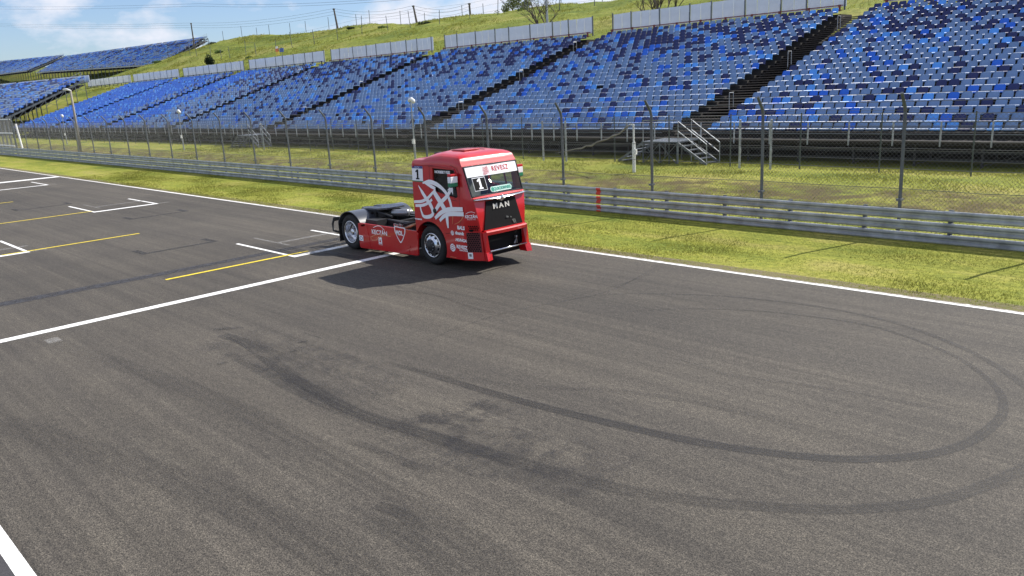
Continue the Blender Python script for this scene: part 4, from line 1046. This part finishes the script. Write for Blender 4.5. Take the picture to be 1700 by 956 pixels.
for b in range(7):
    xr = edges[b] - (AW if b else 0); xl = edges[b + 1] + AW
    if b == 6: xl = -148.5
    T = thing('grandstand_block', 'block of blue stadium seats, ' + ORD[b], 'grandstand', ((xl + xr) / 2, SY, .3), 'seating blocks of the main grandstand')
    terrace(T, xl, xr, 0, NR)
    nc = int((xr - xl) / .5); pos = []; colr = []
    x_off = xl + ((xr - xl) - nc * .5) / 2 + .25
    blue = (0, 0, 0, 0.0, .18, .93, .97)[b]
    for r in range(NR):
        for c in range(nc):
            pos.append((x_off + c * .5, SY + r * PIT, SZ + r * RIS))
            bl = blue
            if b == 4: bl = .9 if c < nc * .35 else .04
            if b == 5: bl = .92 if (c < nc * .75) else .3
            colr.append(seat_colour(r, bl))
    pos = np.array(pos); colr = np.array(colr)
    near = np.array([], int)
    if b < 3:
        d = []
        for i, p in enumerate(pos):
            u, v, zc = project(p); d.append(zc if (10 < u < 1690 and 5 < v < 950) else 1e9)
        near = np.argsort(d)[:100]
        for i in near:
            o = link('seat', SEAT_ME[colr[i]], T, Vector(pos[i]) - T.location)
            o.rotation_euler = (R(random.uniform(-1.2, 1.2)), 0, R(random.uniform(-1, 1)))
            if colr[i]: o['label'] = ('', 'dark navy seat', 'light blue seat', 'bright royal blue seat')[colr[i]]
    keep = np.setdiff1d(np.arange(len(pos)), near)
    miss = rng.random(len(keep)) > .004; keep = keep[miss]
    jit = pos[keep] + rng.normal(0, .006, (len(keep), 3))
    seat_field('seat_rows', jit, colr[keep], b > 3, T)
    # front walkway railing and deck edge
    mb = MB()
    for z in (2.02, 1.86, 1.55): mb.tube([(xl - AW, SY - .88, z), (xr, SY - .88, z)], .02, 6)
    mb.build('front_railing', MT['galv_dark'], T)
    mb = MB(); mb.box(((xl + xr) / 2 - AW / 2, SY - .88, 1.25), (xr - xl + AW, .06, .07)); mb.build('edge_beam', MT['wood'], T)
    n_ = max(2, int((xr - xl) / 1.55)); pp = None
    for k in range(n_):
        x = xl + .4 + k * (xr - xl - .8) / (n_ - 1)
        if pp is None:
            pb = MB(); pb.box((0, 0, 0), (.055, .05, .95)); pp = pb.build('railing_post', MT['galv']); o = pp
        else: o = pp.copy(); COL.objects.link(o)
        o.parent = T; o.location = Vector((x, SY - .93, 1.56)) - T.location
    # supports in the shade below
    mb = MB()
    for x in np.arange(xl + .3, xr, 2.4):
        mb.box((x, SY - .6, .75), (.08, .08, 1.0)); mb.box((x, SY + 1.2, .8), (.08, .08, 1.1))
        mb.bar((x, SY - .6, .35), (x + 2.3, SY - .55, 1.15), .03)
    for z in (.55, .85): mb.box(((xl + xr) / 2, SY - .55, z), (xr - xl, .03, .10))
    mb.build('support_frame', MT['frame'], T)
    # stair aisle on the left side of the block
    if b < 6:
        xa = edges[b + 1]; mb = MB()
        for r in range(NR * 2):
            y = SY + .28 + (r - 2) * PIT / 2; z = SZ - .42 + (r - 1) * RIS / 2
            if r < 1: continue
            mb.box((xa, y, z - .02), (2 * AW - .02, .30, .04))
        for s in (-1, 1): mb.bar((xa + s * (AW - .03), SY + .1, SZ - .62), (xa + s * (AW - .03), SY + NR * PIT, SZ - .62 + NR * RIS), .05, .2)
        mb.build('stair_aisle', MT['wood'], T)
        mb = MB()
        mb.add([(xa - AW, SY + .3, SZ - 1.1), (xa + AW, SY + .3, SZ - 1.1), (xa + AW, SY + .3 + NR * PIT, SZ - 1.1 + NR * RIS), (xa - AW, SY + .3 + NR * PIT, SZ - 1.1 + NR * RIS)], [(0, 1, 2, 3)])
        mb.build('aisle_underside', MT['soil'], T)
        for r in (4, 12, 20):
            mb = MB()
            for dy in (0, .4):
                y = SY + .3 + r * PIT + dy; z = SZ - .45 + r * RIS
                mb.tube([(xa - .05 + .3, y, z), (xa - .05 + .3, y, z + 1.0)], .016, 6)
            mb.tube([(xa + .25, SY + .3 + r * PIT, z + 1.0), (xa + .25, SY + .7 + r * PIT, z + 1.0)], .016, 6)
            mb.build('aisle_handrail', MT['galv'], T)

# ------------------------------------------------------------------ sheet metal screens along the top of the stand
WY = 54.5
gaps = [(-23.6, -21.0), (-45.0, -42.9), (-66.5, -64.4), (-87.1, -85.6), (-108.0, -106.4), (-130.0, -128.4), (-151.2, -149.6)]
wx = -2.0
SCR = ['above the nearest block at the right edge', 'behind the block left of the nearest stairs', 'third from the right, ending at a grassy gap', 'fourth from the right, next to a yellowed gap', 'fifth from the right, below the coloured sign', 'sixth from the right, below the dark bush', 'seventh from the right, above the plain blue seats', 'leftmost long one, reaching past the end of the stand']
pan = MB(); pan.box((0, 0, 0), (.86, .02, 1.30)); pst = MB(); pst.box((0, 0, 0), (.10, .06, 1.62))
pan_me = pst_me = None
for i, (ga, gb) in enumerate(gaps + [(-176, -174)]):
    xr, xl = wx, gb; wx = ga
    T = thing('metal_screen', 'grey sheet metal screen, ' + SCR[i], 'screen', ((xl + xr) / 2, WY, 8.0), 'metal screens along the top of the grandstand')
    if pan_me is None:
        o = pan.build('panel', MT['sheet']); pan_me = o.data; bpy.data.objects.remove(o); o = pst.build('post', MT['galv_dark']); pst_me = o.data; bpy.data.objects.remove(o)
    x = xl + .05
    k = 0
    while x < xr - .3:
        nb = 3 if (k % 3) else 2
        o = link('post', pst_me, T, Vector((x, WY, 8.68)) - T.location); x += .10
        for j in range(nb):
            if x > xr - .4: break
            o = link('panel', pan_me, T, Vector((x + .43, WY - .01, 8.74 + random.uniform(-.015, .015))) - T.location); o.rotation_euler = (R(random.uniform(-2, 2)), 0, R(random.uniform(-1.5, 1.5))); x += .885
        k += 1
    link('post', pst_me, T, Vector((xr, WY, 8.68)) - T.location)
    mb = MB(); mb.box(((xl + xr) / 2, WY - .30, 8.16), (xr - xl, .05, .06)); mb.box(((xl + xr) / 2, WY - .30, 7.86), (xr - xl, .05, .05))
    for x in np.arange(xl + .2, xr, 2.1): mb.box((x, WY - .34, 8.0), (.16, .05, .42))
    mb.build('red_rail', MT['redbrown'] if i < 4 else MT['frame'], T)

# ------------------------------------------------------------------ further stands at the left
def patch_stand(label, name_group, fr, tr, fl, tl, rows, cols, blue, side_front, sect=None):
    """stand whose seat field is the bilinear patch front right, top right, front left, top left"""
    fr, tr, fl, tl = (np.array(q, float) for q in (fr, tr, fl, tl))
    T = thing('distant_grandstand', label, 'grandstand', ((fr + fl) / 2).tolist())
    P = lambda u, v: (fr * (1 - u) + fl * u) * (1 - v) + (tr * (1 - u) + tl * u) * v
    pos = []; colr = []
    kc = 0
    for r in range(rows):
        for c in range(cols):
            u = (c + .5) / cols
            if sect and abs((u * sect) % 1 - .5) > .485: continue
            pos.append(P(u, r / (rows - 1)))
            if (c + r) % 3 == 0: kc = seat_colour(r * 24 / rows, blue)
            colr.append(kc)
    pos = np.array(pos); colr = np.array(colr)
    s = np.linalg.norm(fl - fr) / cols / .5
    V = (SVL[None] * np.array((s, 1.15, 1.15)) + pos[:, None, :]).reshape(-1, 3) - np.array(T.location)
    F = (SFL[None] + (np.arange(len(pos)) * len(SVL))[:, None, None]).reshape(-1, 4)
    o = link('seat_rows', arrays_mesh('seat_rows', V, F, MT['seat'], np.repeat(colr, len(SFL))), T); o['kind'] = 'stuff'
    mb = MB(); n = rows
    A = []; B = []
    for r in range(rows):
        for u, L_ in ((0, A), (1, B)):
            p = P(u, r / (rows - 1)); q = P(u, min(1, (r + 1) / (rows - 1)))
            L_ += [(p[0], p[1] + .3, p[2] - .4), (p[0], p[1] + .3, q[2] - .4)]
    mb.add(A + B, [(k, k + 1, len(A) + k + 1, len(A) + k) for k in range(len(A) - 1)])
    dn = np.array((0, .6, -1.1)); mb.add([fr + dn, tr + dn, tl + dn, fl + dn], [(0, 1, 2, 3)])
    mb.build('terrace', MT['wood'], T)
    mb = MB()
    nb = 14
    for v in np.linspace(0, 1, 9):
        p = P(0, v); g0 = gz(p[0], p[1]) - .3
        mb.bar((p[0], p[1] + .4, g0), (p[0], p[1] + .4, p[2] - .45), .10)
        if v < 1:
            q = P(0, v + .125); mb.bar((p[0], p[1] + .4, p[2] - 1.6), (q[0], q[1] + .4, q[2] - .5), .07); mb.bar((p[0], p[1] + .4, p[2] - .45), (q[0], q[1] + .4, q[2] - .45), .10, .3); mb.bar((p[0], p[1] + .4, p[2] - .9), (q[0], q[1] + .4, q[2] - 2.2), .05)
    mb.build('scaffold', MT['galv_dark'], T)
    lg = None
    for u in np.linspace(0.02, 1, 34):
        for v, dz in ((0, .4), (.5, .8)):
            p = P(u, v); g0 = gz(p[0], p[1]) - .3
            if p[2] - dz <= g0: continue
            if lg is None: q = MB(); q.box((0, 0, .5), (.14, .14, 1)); lg = q.build('leg', MT['galv_dark']); o = lg
            else: o = lg.copy(); COL.objects.link(o)
            o.parent = T; o.location = Vector((p[0], p[1], g0)) - T.location; o.scale = (1, 1, p[2] - dz - g0)
    mb = MB(); e = np.array((0, -.5, 0)); a, b_ = fr + e, fl + e
    for dz in (.9, .45, -.35): mb.bar(a + (0, 0, dz), b_ + (0, 0, dz), .06, .06 if dz > 0 else .35)
    for u in np.linspace(0, 1, 50): p = P(u, 0) + e; mb.bar(p + (0, 0, -.6), p + (0, 0, .9), .06)
    mb.build('front_railing', MT['galv'], T)
    if side_front:
        mb = MB()
        for dz in (.55, 1.0): mb.tube([P(-.002, v) + np.array((0, 0, dz)) for v in np.linspace(0, 1, 9)], .03, 5)
        for v in np.linspace(0, 1, 14): p = P(-.002, v); mb.bar(p + (0, 0, -.4), p + (0, 0, 1.0), .05)
        mb.build('side_railing', MT['galv'], T)
    return T, P
T, P2 = patch_stand('nearer of the distant stands, its scaffolded end facing a strip of dry grass', '', (-154.3, 34, 3.4), (-154.8, 47.6, 9.2), (-250, 34, 3.9), (-250, 47.6, 10.3), 18, 190, .25, True)
a, b_ = P2(0, 1), P2(1, 1)
for k in range(48):
    q = a + (b_ - a) * ((k + .5) / 48)
    if k % 12 == 11: continue
    pnl = MB(); pnl.box((q[0], q[1] + 1.3, q[2] - .1), (1.9, .05, 1.2)); pnl.build('screen_panel', MT['sheet'], T)
T, PA = patch_stand('long blue stand high on the hill, its bare end rising beside the wooden pole', '', (-251.6, 100, 16.0), (-249.8, 115, 23.5), (-378.5, 100, 19.5), (-392.6, 115, 26.2), 17, 230, .35, True, 4.0)
T, PB = patch_stand('farthest blue stand on the hill at the left edge of the view', '', (-391, 100, 20.8), (-392.3, 115, 26.7), (-520, 100, 22.6), (-530, 115, 31.0), 17, 180, .35, True, 4.0)

# ------------------------------------------------------------------ access stairs in front of the stand
def access_stairs(x0, label, both=True):
    T = thing('access_stairs', label, 'stairs', (x0, 32, gz(x0, 32)), 'steel stairs up to the grandstand')
    zt = 1.27
    mb = MB(); mb.box((x0 - .95, 32.1, zt), (2.0, 1.9, .06)); mb.build('platform', MT['galv_dark'], T)
    for s in ((1, -1) if both else (1,)):
        xe = x0 + .05 if s > 0 else x0 - 1.95
        st = None
        for k in range(5):
            if st is None: b = MB(); b.box((0, 0, 0), (.27, 1.0, .035)); st = b.build('step', MT['galv_dark']); o = st
            else: o = st.copy(); COL.objects.link(o)
            o.parent = T; o.location = Vector((xe + s * (.14 + .28 * k), 31.75, zt - .18 - .185 * k)) - T.location
        for y in (31.22, 32.28):
            mb = MB(); mb.bar((xe, y, zt - .05), (xe + s * 1.5, y, gz(x0, 31) + .02), .04, .10)
            mb.build('stringer', MT['galv_dark'], T)
        for y in ((31.2, 32.3) if s > 0 else ()):
            mb = MB(); g = gz(x0, 31)
            mb.tube([(xe, y, g), (xe, y, zt + .95), (xe + s * 1.5, y, g + .92), (xe + s * 1.5, y, g)], .026, 6)
            mb.tube([(xe, y, zt + .5), (xe + s * 1.5, y, g + .48)], .022, 6)
            mb.build('handrail', MT['galv'], T)
    mb = MB(); g = gz(x0, 31)
    for x in (x0 - 1.9, x0 - .95, x0 + .0):
        for y in (31.2, 33): mb.bar((x, y, g), (x, y, zt), .05)
    for a, b in ((-1.9, -.95), (-.95, 0)):
        mb.bar((x0 + a, 31.2, g), (x0 + b, 31.2, zt - .05), .03); mb.bar((x0 + b, 31.2, g), (x0 + a, 31.2, zt - .05), .03)
    mb.build('leg_frame', MT['galv_dark'], T)
    mb = MB()
    mb.tube([(x0 - 1.9, 31.2, zt), (x0 - 1.9, 31.2, zt + 1.0), (x0 - .0, 31.2, zt + 1.0)], .022, 6)
    mb.build('platform_rail', MT['galv'], T)
access_stairs(-20.95, 'short steel stairs with pale handrails right of the truck, leading to the stand')
access_stairs(-62.6, 'small distant steel stairs left of the truck, up to the stand')

# ------------------------------------------------------------------ second wire fence close to the stand
IY = 31.0
T = thing('wire_fence', 'low wire fence with thin dark posts in the grass just below the stand', 'fence', (-40, IY, 0))
dp = None
for x in np.arange(-5.5, -150, -3.15):
    if dp is None: b = MB(); b.tube([(0, 0, 0), (0, 0, 2.25)], .028, 6); dp = b.build('post', MT['darkpost']); o = dp
    else: o = dp.copy(); COL.objects.link(o)
    o.parent = T; o.location = (x + 40, 0, gz(x, IY))
mb = MB()
for z in (.5, .85, 1.2, 1.6, 2.0, 2.3):
    mb.tube([(x, IY, gz(x, IY) + z + random.uniform(-.02, .02)) for x in np.arange(-2, -152, -3.15)], .006, 4, caps=False)
mb.build('fence_wires', MT['wire'], T)
GP = [(-17.48, 'pale steel post left of the nearest pair, standing in the grass below the stand'), (-16.07, 'pale steel post right of the nearest pair, standing in the grass below the stand'),
      (-27.3, 'pale steel post above the guardrail, close to the truck roof'), (-28.9, 'pale steel post hidden partly by the truck roof'), (-59.2, 'distant pale steel post right of the small stairs'), (-61.0, 'distant pale steel post beside the small stairs')]
for x, lb in GP:
    mb = MB(); g = gz(x, IY - .3); mb.tube([(x, IY - .3, g), (x, IY - .3, g + 2.0)], .05, 8); mb.box((x + .05, IY - .33, g + .75), (.05, .04, .10)); mb.lathe((x, IY - .3, g + 2.0), (0, 0, 1), [(.055, 0), (.055, .03), (0, .05)], 8)
    tag(mb.build('steel_post', MT['galv'], None), lb, 'post', 'pale steel posts below the stand')
# ------------------------------------------------------------------ poles and lamps
def lamp(u, v, vb, Y, label):
    t = at(u, v, y=Y); x = t[0]; g = gz(x, Y)
    T = thing('camera_pole', label, 'pole', (x, Y, g), 'thin poles with white hoods in the grass')
    mb = MB(); mb.tube([(x, Y, g), (x, Y, t[2])], .035, 8); mb.tube([(x, Y, g), (x, Y, g + 1.0)], .06, 8); mb.build('pole', MT['galv'], T)
    mb = MB(); mb.box((x + .06, Y - .08, g + 1.15), (.16, .12, .26)); mb.build('control_box', MT['white_paint'], T)
    mb = MB(); n = 7
    mb.tube([(x - .22, Y, t[2] - .02), (x - .12, Y, t[2] + .08), (x + .06, Y, t[2] + .11), (x + .22, Y, t[2] + .02), (x + .26, Y, t[2] - .10)], [.04, .09, .11, .11, .09], 10); mb.build('hood', MT['white_paint'], T, True)
lamp(682, 168, 268, 28, 'thin pole with a white hood in the grass, just left of the truck cab')
lamp(296, 186, 250, 28, 'thin pole with a white hood, between two fence posts left of the truck')
lamp(103, 193, 240, 28, 'farthest thin pole with a white hood, beside the tall concrete lamp post')
b = at(134, 251, y=24); t_ = at(117, 150, y=24)
T = thing('lamp_post', 'tall concrete lamp post with a grey head near the left end of the fence', 'lamp post', (b[0], 24, 0))
mb = MB(); mb.tube([(b[0], 24, 0), (t_[0], 24, t_[2])], [.13, .085], 12); mb.build('column', MT['concrete'], T, True)
mb = MB(); mb.tube([(t_[0] + .1, 24, t_[2] - .03), (t_[0] - .25, 23.8, t_[2] + .10), (t_[0] - .7, 23.6, t_[2] + .12)], [.05, .11, .07], 8); mb.build('lamp_head', MT['white_paint'], T, True)
x = -21.0; g = gz(x, 28)
T = thing('white_pole', 'white pole in the grass with a bracket on top carrying a sagging pale cable', 'pole', (x, 28, g))
mb = MB(); mb.tube([(x, 28, g), (x, 28, 1.55)], .075, 10); mb.tube([(x, 28, 1.5), (x, 28, 2.3)], .04, 8); mb.tube([(x + .02, 28, 2.3), (x - .22, 28, 2.3)], .03, 6); mb.build('shaft', MT['white_paint'], T)
mb = MB(); mb.box((x + .13, 27.95, 1.15), (.10, .10, .22)); mb.build('switch_box', MT['white_paint'], T)
P = [at(u, v, y=28) for u, v in ((1048, 206), (1040, 211), (1028, 222), (1018, 225), (1008, 231), (1000, 233), (990, 236), (982, 242), (973, 242), (966, 246), (955, 247), (940, 251), (922, 254))]
mb = MB(); mb.tube(P, [.026, .04, .03, .045, .032, .045, .03, .045, .028, .04, .028, .024, .012], 6); tag(mb.build('cable', MT['concrete'], None, True), 'pale lumpy cable sagging from the white pole down behind the fence', 'cable')
# gate end of the fence at the far left
T = thing('mesh_gate', 'tall mesh gate with white rails at the left end of the debris fence', 'gate', (-95, 21.2, 0))
mb = MB()
for z in (3.45, 2.1, .85): mb.box((-98, 21.0, z), (12.5, .10, .12))
mb.build('gate_rails', MT['white_paint'], T)
for i, x in enumerate(np.arange(-104, -91, 1.55)):
    mb = MB(); mb.box((x, 21.05, 1.85), (.12, .12, 3.7)); mb.build('gate_post', MT['galv_dark'], T)
link_mesh('gate_mesh', -104, -91.8, 21.0, .3, 3.5, .14, .006, T, MT['wire'])
a, b = at(26, 206, y=21.0), at(40, 246, y=21.0); mb = MB(); mb.tube([(b[0], 20.9, .05), a], .09, 8); tag(mb.build('leaning_pole', MT['white_paint'], None), 'white pole leaning beside the mesh gate', 'pole')
# ------------------------------------------------------------------ hill: fence, poles, wires, trees, sign
hx = [(-205, 84), (-196, 83), (-188, 82), (-180, 80), (-173, 80), (-166, 79), (-160, 78), (-153, 78), (-147, 77), (-141, 78), (-135, 78), (-129, 79), (-123, 80), (-117, 81), (-111, 82), (-105, 82), (-99, 83), (-93, 84), (-87, 84), (-81, 84), (-75, 84), (-69, 84), (-63, 84), (-57, 84)]
T = thing('hill_fence', 'line of thin wire fence posts along the grassy hill behind the stand', 'fence', (-130, 80, 14))
dp = None
for x, y in hx:
    if dp is None: q = MB(); q.tube([(0, 0, -.3), (0, 0, 2.7)], .05, 5); dp = q.build('post', MT['galv_dark']); o = dp
    else: o = dp.copy(); COL.objects.link(o)
    o.parent = T; o.location = Vector((x, y, gz(x, y))) - T.location; o.rotation_euler = (R(random.uniform(-3, 3)), R(random.uniform(-4, 4)), 0); o.scale = (1, 1, random.uniform(.75, 1.1))
mb = MB()
for z in (.8, 1.7, 2.5): mb.tube([(x, y, gz(x, y) + z) for x, y in hx], .012, 3, caps=False)
mb.build('fence_wires', MT['galv_dark'], T)
hx2 = [(x + 3, 95.5) for x in range(-200, -60, 8)]
T = thing('ridge_fence', 'sparse row of thin posts standing against the sky on the hill crest', 'fence', (-130, 95.5, 16))
dp = None
for x, y in hx2:
    if dp is None: q = MB(); q.tube([(0, 0, -.3), (0, 0, 2.4)], .055, 5); dp = q.build('post', MT['galv_dark']); o = dp
    else: o = dp.copy(); COL.objects.link(o)
    o.parent = T; o.location = Vector((x + random.uniform(-2, 2), y, gz(x, y))) - T.location; o.scale = (1, 1, random.uniform(.6, 1.15))
poles = [(317, 38, 324, 85, 95, 'dark wooden pole standing in front of the bare end of the hill stand'), (554, 14, 561, 48, 95, 'leaning wooden pole on the hill crest above the sixth screen'), (686, 9, 693, 38, 98, 'leaning wooden pole on the hill crest left of the trees'), (779, 5, 781, 26, 100, 'wooden pole on the crest nearest the leafy tree')]
tops = []
for u, v, ub, vb, Y, lb in poles:
    a = at(u, v, y=Y); b = at(ub, vb, y=Y); g = gz(b[0], Y) - .4
    mb = MB(); mb.tube([(b[0], Y, g), tuple(a)], [.22, .15], 8); mb.box((a[0], Y, a[2] - .15), (.45, .3, .2)); tops.append(a)
    tag(mb.build('utility_pole', MT['poleswood'], None), lb, 'utility pole', 'wooden poles on the hill crest')
def wire(pts, r, label):
    mb = MB(); out = []
    for a, b in zip(pts[:-1], pts[1:]):
        a = np.array(a, float); b = np.array(b, float)
        for k in range(8):
            t = k / 8; p = a + (b - a) * t; p[2] -= 4 * t * (1 - t) * .9; out.append(p)
    out.append(np.array(pts[-1], float)); mb.tube(out, r, 4); tag(mb.build('power_line', MT['frame'], None), label, 'cable', 'power lines across the sky')
far = at(-60, 36, y=95)
for dz, nm in ((0, 'top'), (-.55, 'middle'), (-1.15, 'lowest')):
    wire([far + (0, 0, dz)] + [t + (0, 0, dz) for t in tops], .018, 'thin dark power line, %s of the three strung between the wooden poles' % nm)
for k, (v0, v1) in enumerate(((9, -2), (13, 2))):
    wire([at(-80, v0, y=120), at(330, v0 - 3, y=120), at(700, v1 - 5, y=120)], .028, 'thin power line high in the sky, %s of the two above the poles' % ('upper', 'lower')[k])

def foliage(name, centers, n, size, m, parent, seed):
    r = np.random.default_rng(seed); V = []; F = []
    for c, rad in centers:
        c = np.array(c); rad = np.array(rad)
        for _ in range(int(n)):
            d = r.normal(size=3); d /= np.linalg.norm(d); p = c + d * rad * r.random() ** .45
            a = r.normal(size=3); a /= np.linalg.norm(a); b = np.cross(a, r.normal(size=3)); b /= np.linalg.norm(b); s = size * r.uniform(.5, 1.3)
            i = len(V); V += [p - a * s * .5, p + b * s * .35, p + a * s * .5, p - b * s * .35]; F.append((i, i + 1, i + 2, i + 3))
    off = np.array(parent_loc(parent)) if parent else 0
    return link(name, arrays_mesh(name, np.array(V) - off, np.array(F), [m]), parent)
def branches(mb, p, d, L, r, depth, rnd, tips):
    p = np.array(p, float); d = np.array(d, float); pts = [p]; n = 4
    for k in range(n):
        d = d + np.array([rnd.uniform(-.16, .16), rnd.uniform(-.16, .16), rnd.uniform(-.03, .10)]); d /= np.linalg.norm(d); pts.append(pts[-1] + d * L / n)
    mb.tube(pts, [r * (1 - .45 * k / n) for k in range(n + 1)], 6 if depth > 1 else 4)
    if depth == 0: tips.append(pts[-1]); return
    for k in range(rnd.choice((2, 3, 3))):
        q = pts[rnd.choice((2, 3, 4))]; a = rnd.uniform(0, 6.28); sp = rnd.uniform(.4, .9)
        nd = d + np.array([math.cos(a) * sp, math.sin(a) * sp, .12]); nd /= np.linalg.norm(nd)
        branches(mb, q, nd, L * rnd.uniform(.6, .8), r * .55, depth - 1, rnd, tips)
def bare_tree(u, v, Y, h, label, seed, stems=4, leaf=2.0):
    b = at(u, v, y=Y); g = gz(b[0], Y); rnd = random.Random(seed)
    T = thing('bare_tree', label, 'tree', (b[0], Y, g)); mb = MB(); tips = []
    for k in range(stems):
        a = 2 * math.pi * k / stems + rnd.uniform(-.4, .4)
        branches(mb, (b[0] + .25 * math.cos(a), Y + .25 * math.sin(a), g - .2), (math.cos(a) * .45, math.sin(a) * .45, 1), h * .36, .10, 4, rnd, tips)
    mb.build('trunk', MT['bark'], T)
    if leaf: foliage('crown', [(t, (.35, .35, .35)) for t in tips[::2]], leaf, .14, MT['leaf_pale'], T, seed)
bare_tree(903, 37, 60.5, 6.0, 'spreading bare tree behind the second screen, between pale pole and leafy tree', 4, 4)
bare_tree(1085, 16, 60.5, 5.5, 'bare tree just showing above the long metal screen', 9, 3)
bare_tree(1105, 12, 61.5, 5.0, 'smaller bare tree right of the one above the long screen', 15, 3)
b = at(909, 37, y=59.5); g = gz(b[0], 59.5); mb = MB(); mb.tube([(b[0], 59.5, g), (b[0] - .1, 59.5, g + 8)], [.12, .09], 8); tag(mb.build('metal_pole', MT['galv'], None), 'pale metal pole standing in front of the spreading bare tree', 'pole')
b = at(852, 24, y=100)
T = thing('leafy_tree', 'pale green leafy tree on the hill crest left of the bare tree', 'tree', (b[0], 100, gz(b[0], 100)))
rnd = random.Random(3); mb = MB(); tips = []; g = gz(b[0], 100)
for k in range(3): branches(mb, (b[0] - 1.2 + 1.2 * k, 100, g - .2), (-.15 + .15 * k, 0, 1), 1.6, .12, 3, rnd, tips)
mb.build('trunk', MT['bark'], T)
cs = [((b[0] + dx, 100 + dy, g + dz), (rx, ry, rz)) for dx, dy, dz, rx, ry, rz in ((-1.6, 0, 1.2, .9, .9, .9), (-.4, .3, 1.9, 1.2, 1.1, 1.0), (1.0, -.2, 1.7, 1.3, 1.1, 1.1), (2.3, .2, 1.1, 1.0, .9, .8), (.2, -.4, 2.9, 1.0, .9, .8), (1.6, 0, 2.8, .8, .8, .7), (3.3, 0, 1.6, .7, .7, .7))]
foliage('crown', cs, 330, .26, MT['leaf_pale'], T, 5)
b = at(825, 22, y=101); 
foliage_o = foliage('hill_bush', [((b[0], 101, gz(b[0], 101) + .5), (.9, .7, .8)), ((b[0] - 1.3, 101, gz(b[0], 101) + .3), (.8, .6, .5))], 260, .22, MT['leaf_pale'], None, 11)
tag(foliage_o, 'small pale bush on the crest beside the leafy tree', 'bush')
b = at(347, 98, y=70); g = gz(b[0], 70); c = max(g + 1.0, b[2])
tag(foliage('dark_bush', [((b[0], 70, c), (.7, .7, 1.0)), ((b[0] + .3, 70.3, c - .5), (.7, .6, .7)), ((b[0] - .35, 69.8, c - .4), (.6, .6, .7))], 420, .24, MT['leaf_dark'], None, 21), 'round dark bush on the hill above the left screens', 'bush')
for k in range(9):
    x = -205 + k * 15 + random.uniform(-5, 5); y = random.uniform(72, 93); s = random.uniform(.5, 1.0)
    if k == 3: continue
    tag(foliage('low_shrub', [((x, y, gz(x, y) + .2 * s), (1.6 * s, 1.2 * s, .5 * s)), ((x + 1.2 * s, y, gz(x, y) + .15 * s), (1.2 * s, 1 * s, .4 * s))], 260, .24, MT['leaf_dark'] if k % 2 else MT['leaf'], None, 40 + k), 'low green shrub growing in the rough grass of the hill', 'shrub', 'low shrubs on the hill')
# coloured sign on the hill
b = at(462, 92, y=62); g = gz(b[0], 62)
T = thing('hill_sign', 'small yellow, orange and blue sign on the hill above the screens', 'sign', (b[0], 62, g))
z0 = b[2] + .15
for nm, x0_, zz, w_, h_, m in (('yellow_board', -.15, z0 + .15, .9, .5, 'yellow_sign'), ('orange_board', -.22, z0 + .62, .8, .45, 'orange_sign'), ('white_board', -.2, z0 + 1.0, .6, .3, 'white_paint'), ('blue_board', 1.15, z0 + .55, 1.1, .55, 'blue_sign')):
    mb = MB(); mb.box((b[0] + x0_, 62, zz), (w_, .06, h_)); mb.build(nm, MT[m], T)
mb = MB()
for dx in (-.4, .2, 1.2): mb.tube([(b[0] + dx, 62.06, g - .2), (b[0] + dx, 62.06, z0 + 1.0)], .03, 5)
mb.build('sign_post', MT['galv_dark'], T)

# ------------------------------------------------------------------ grass blades
def tufts(name, xa, xb, ya, yb, n, h0, h1, seed, dens, w):
    """single blades, more of them close to the camera"""
    r = np.random.default_rng(seed)
    x = xb - (xb - xa) * r.random(n) ** 1.6; y = ya + (yb - ya) * r.random(n)
    k = np.array([dens(a, b) for a, b in zip(x, y)]); m_ = r.random(n) < k; x = x[m_]; y = y[m_]; k = k[m_]
    n = len(x); z = np.array([gz(a, b) for a, b in zip(x, y)])
    a = r.random(n) * 6.283; h = r.uniform(h0, h1, n) * (.5 + .7 * k); ln = r.uniform(.3, 1.3, n) * h
    ca, sa = np.cos(a), np.sin(a); wv = w * (1 + (0 - x) / 25); b = r.random(n) * 6.283; cb_, sb = np.cos(b), np.sin(b)
    V = np.stack([np.stack([x - sb * wv, y + cb_ * wv, z - .005], 1), np.stack([x + sb * wv, y - cb_ * wv, z - .005], 1), np.stack([x + ca * ln, y + sa * ln, z + h], 1)], 1).reshape(-1, 3)
    return link(name, arrays_mesh(name, V, np.arange(len(V)).reshape(-1, 3), [MT['blade']]))
def patchy(a, b): return min(1, max(.10, .5 + 1.0 * mnoise.noise((a * .3, b * .5, 2)) + .3 * mnoise.noise((a * 1.7, b * 2.1, 4))))
o = tufts('verge_grass', -55, 3, 15.26, 20.6, 170000, .02, .055, 1, patchy, .007); tag(o, 'short patchy grass on the strip between track and guardrail', 'grass', kind='stuff')
o = tufts('rough_grass', -70, 3, 20.3, 33.6, 190000, .03, .095, 2, lambda a, b: min(1, max(.12, .5 + .9 * mnoise.noise((a * .3, b * .5, 5)) + .5 * (b > 31) - .35 * (24 < b < 27.5))), .009); tag(o, 'longer rough grass between the guardrail and the stand', 'grass', kind='stuff')
def hill_d(a, b): return min(1, max(.05, .35 + 1.3 * mnoise.noise((a * .12, b * .2, 5))))
o = tufts('hill_grass', -215, -20, 56.3, 96, 110000, .08, .28, 3, hill_d, .012); tag(o, 'rough clumpy grass covering the hill behind the stand', 'grass', kind='stuff')
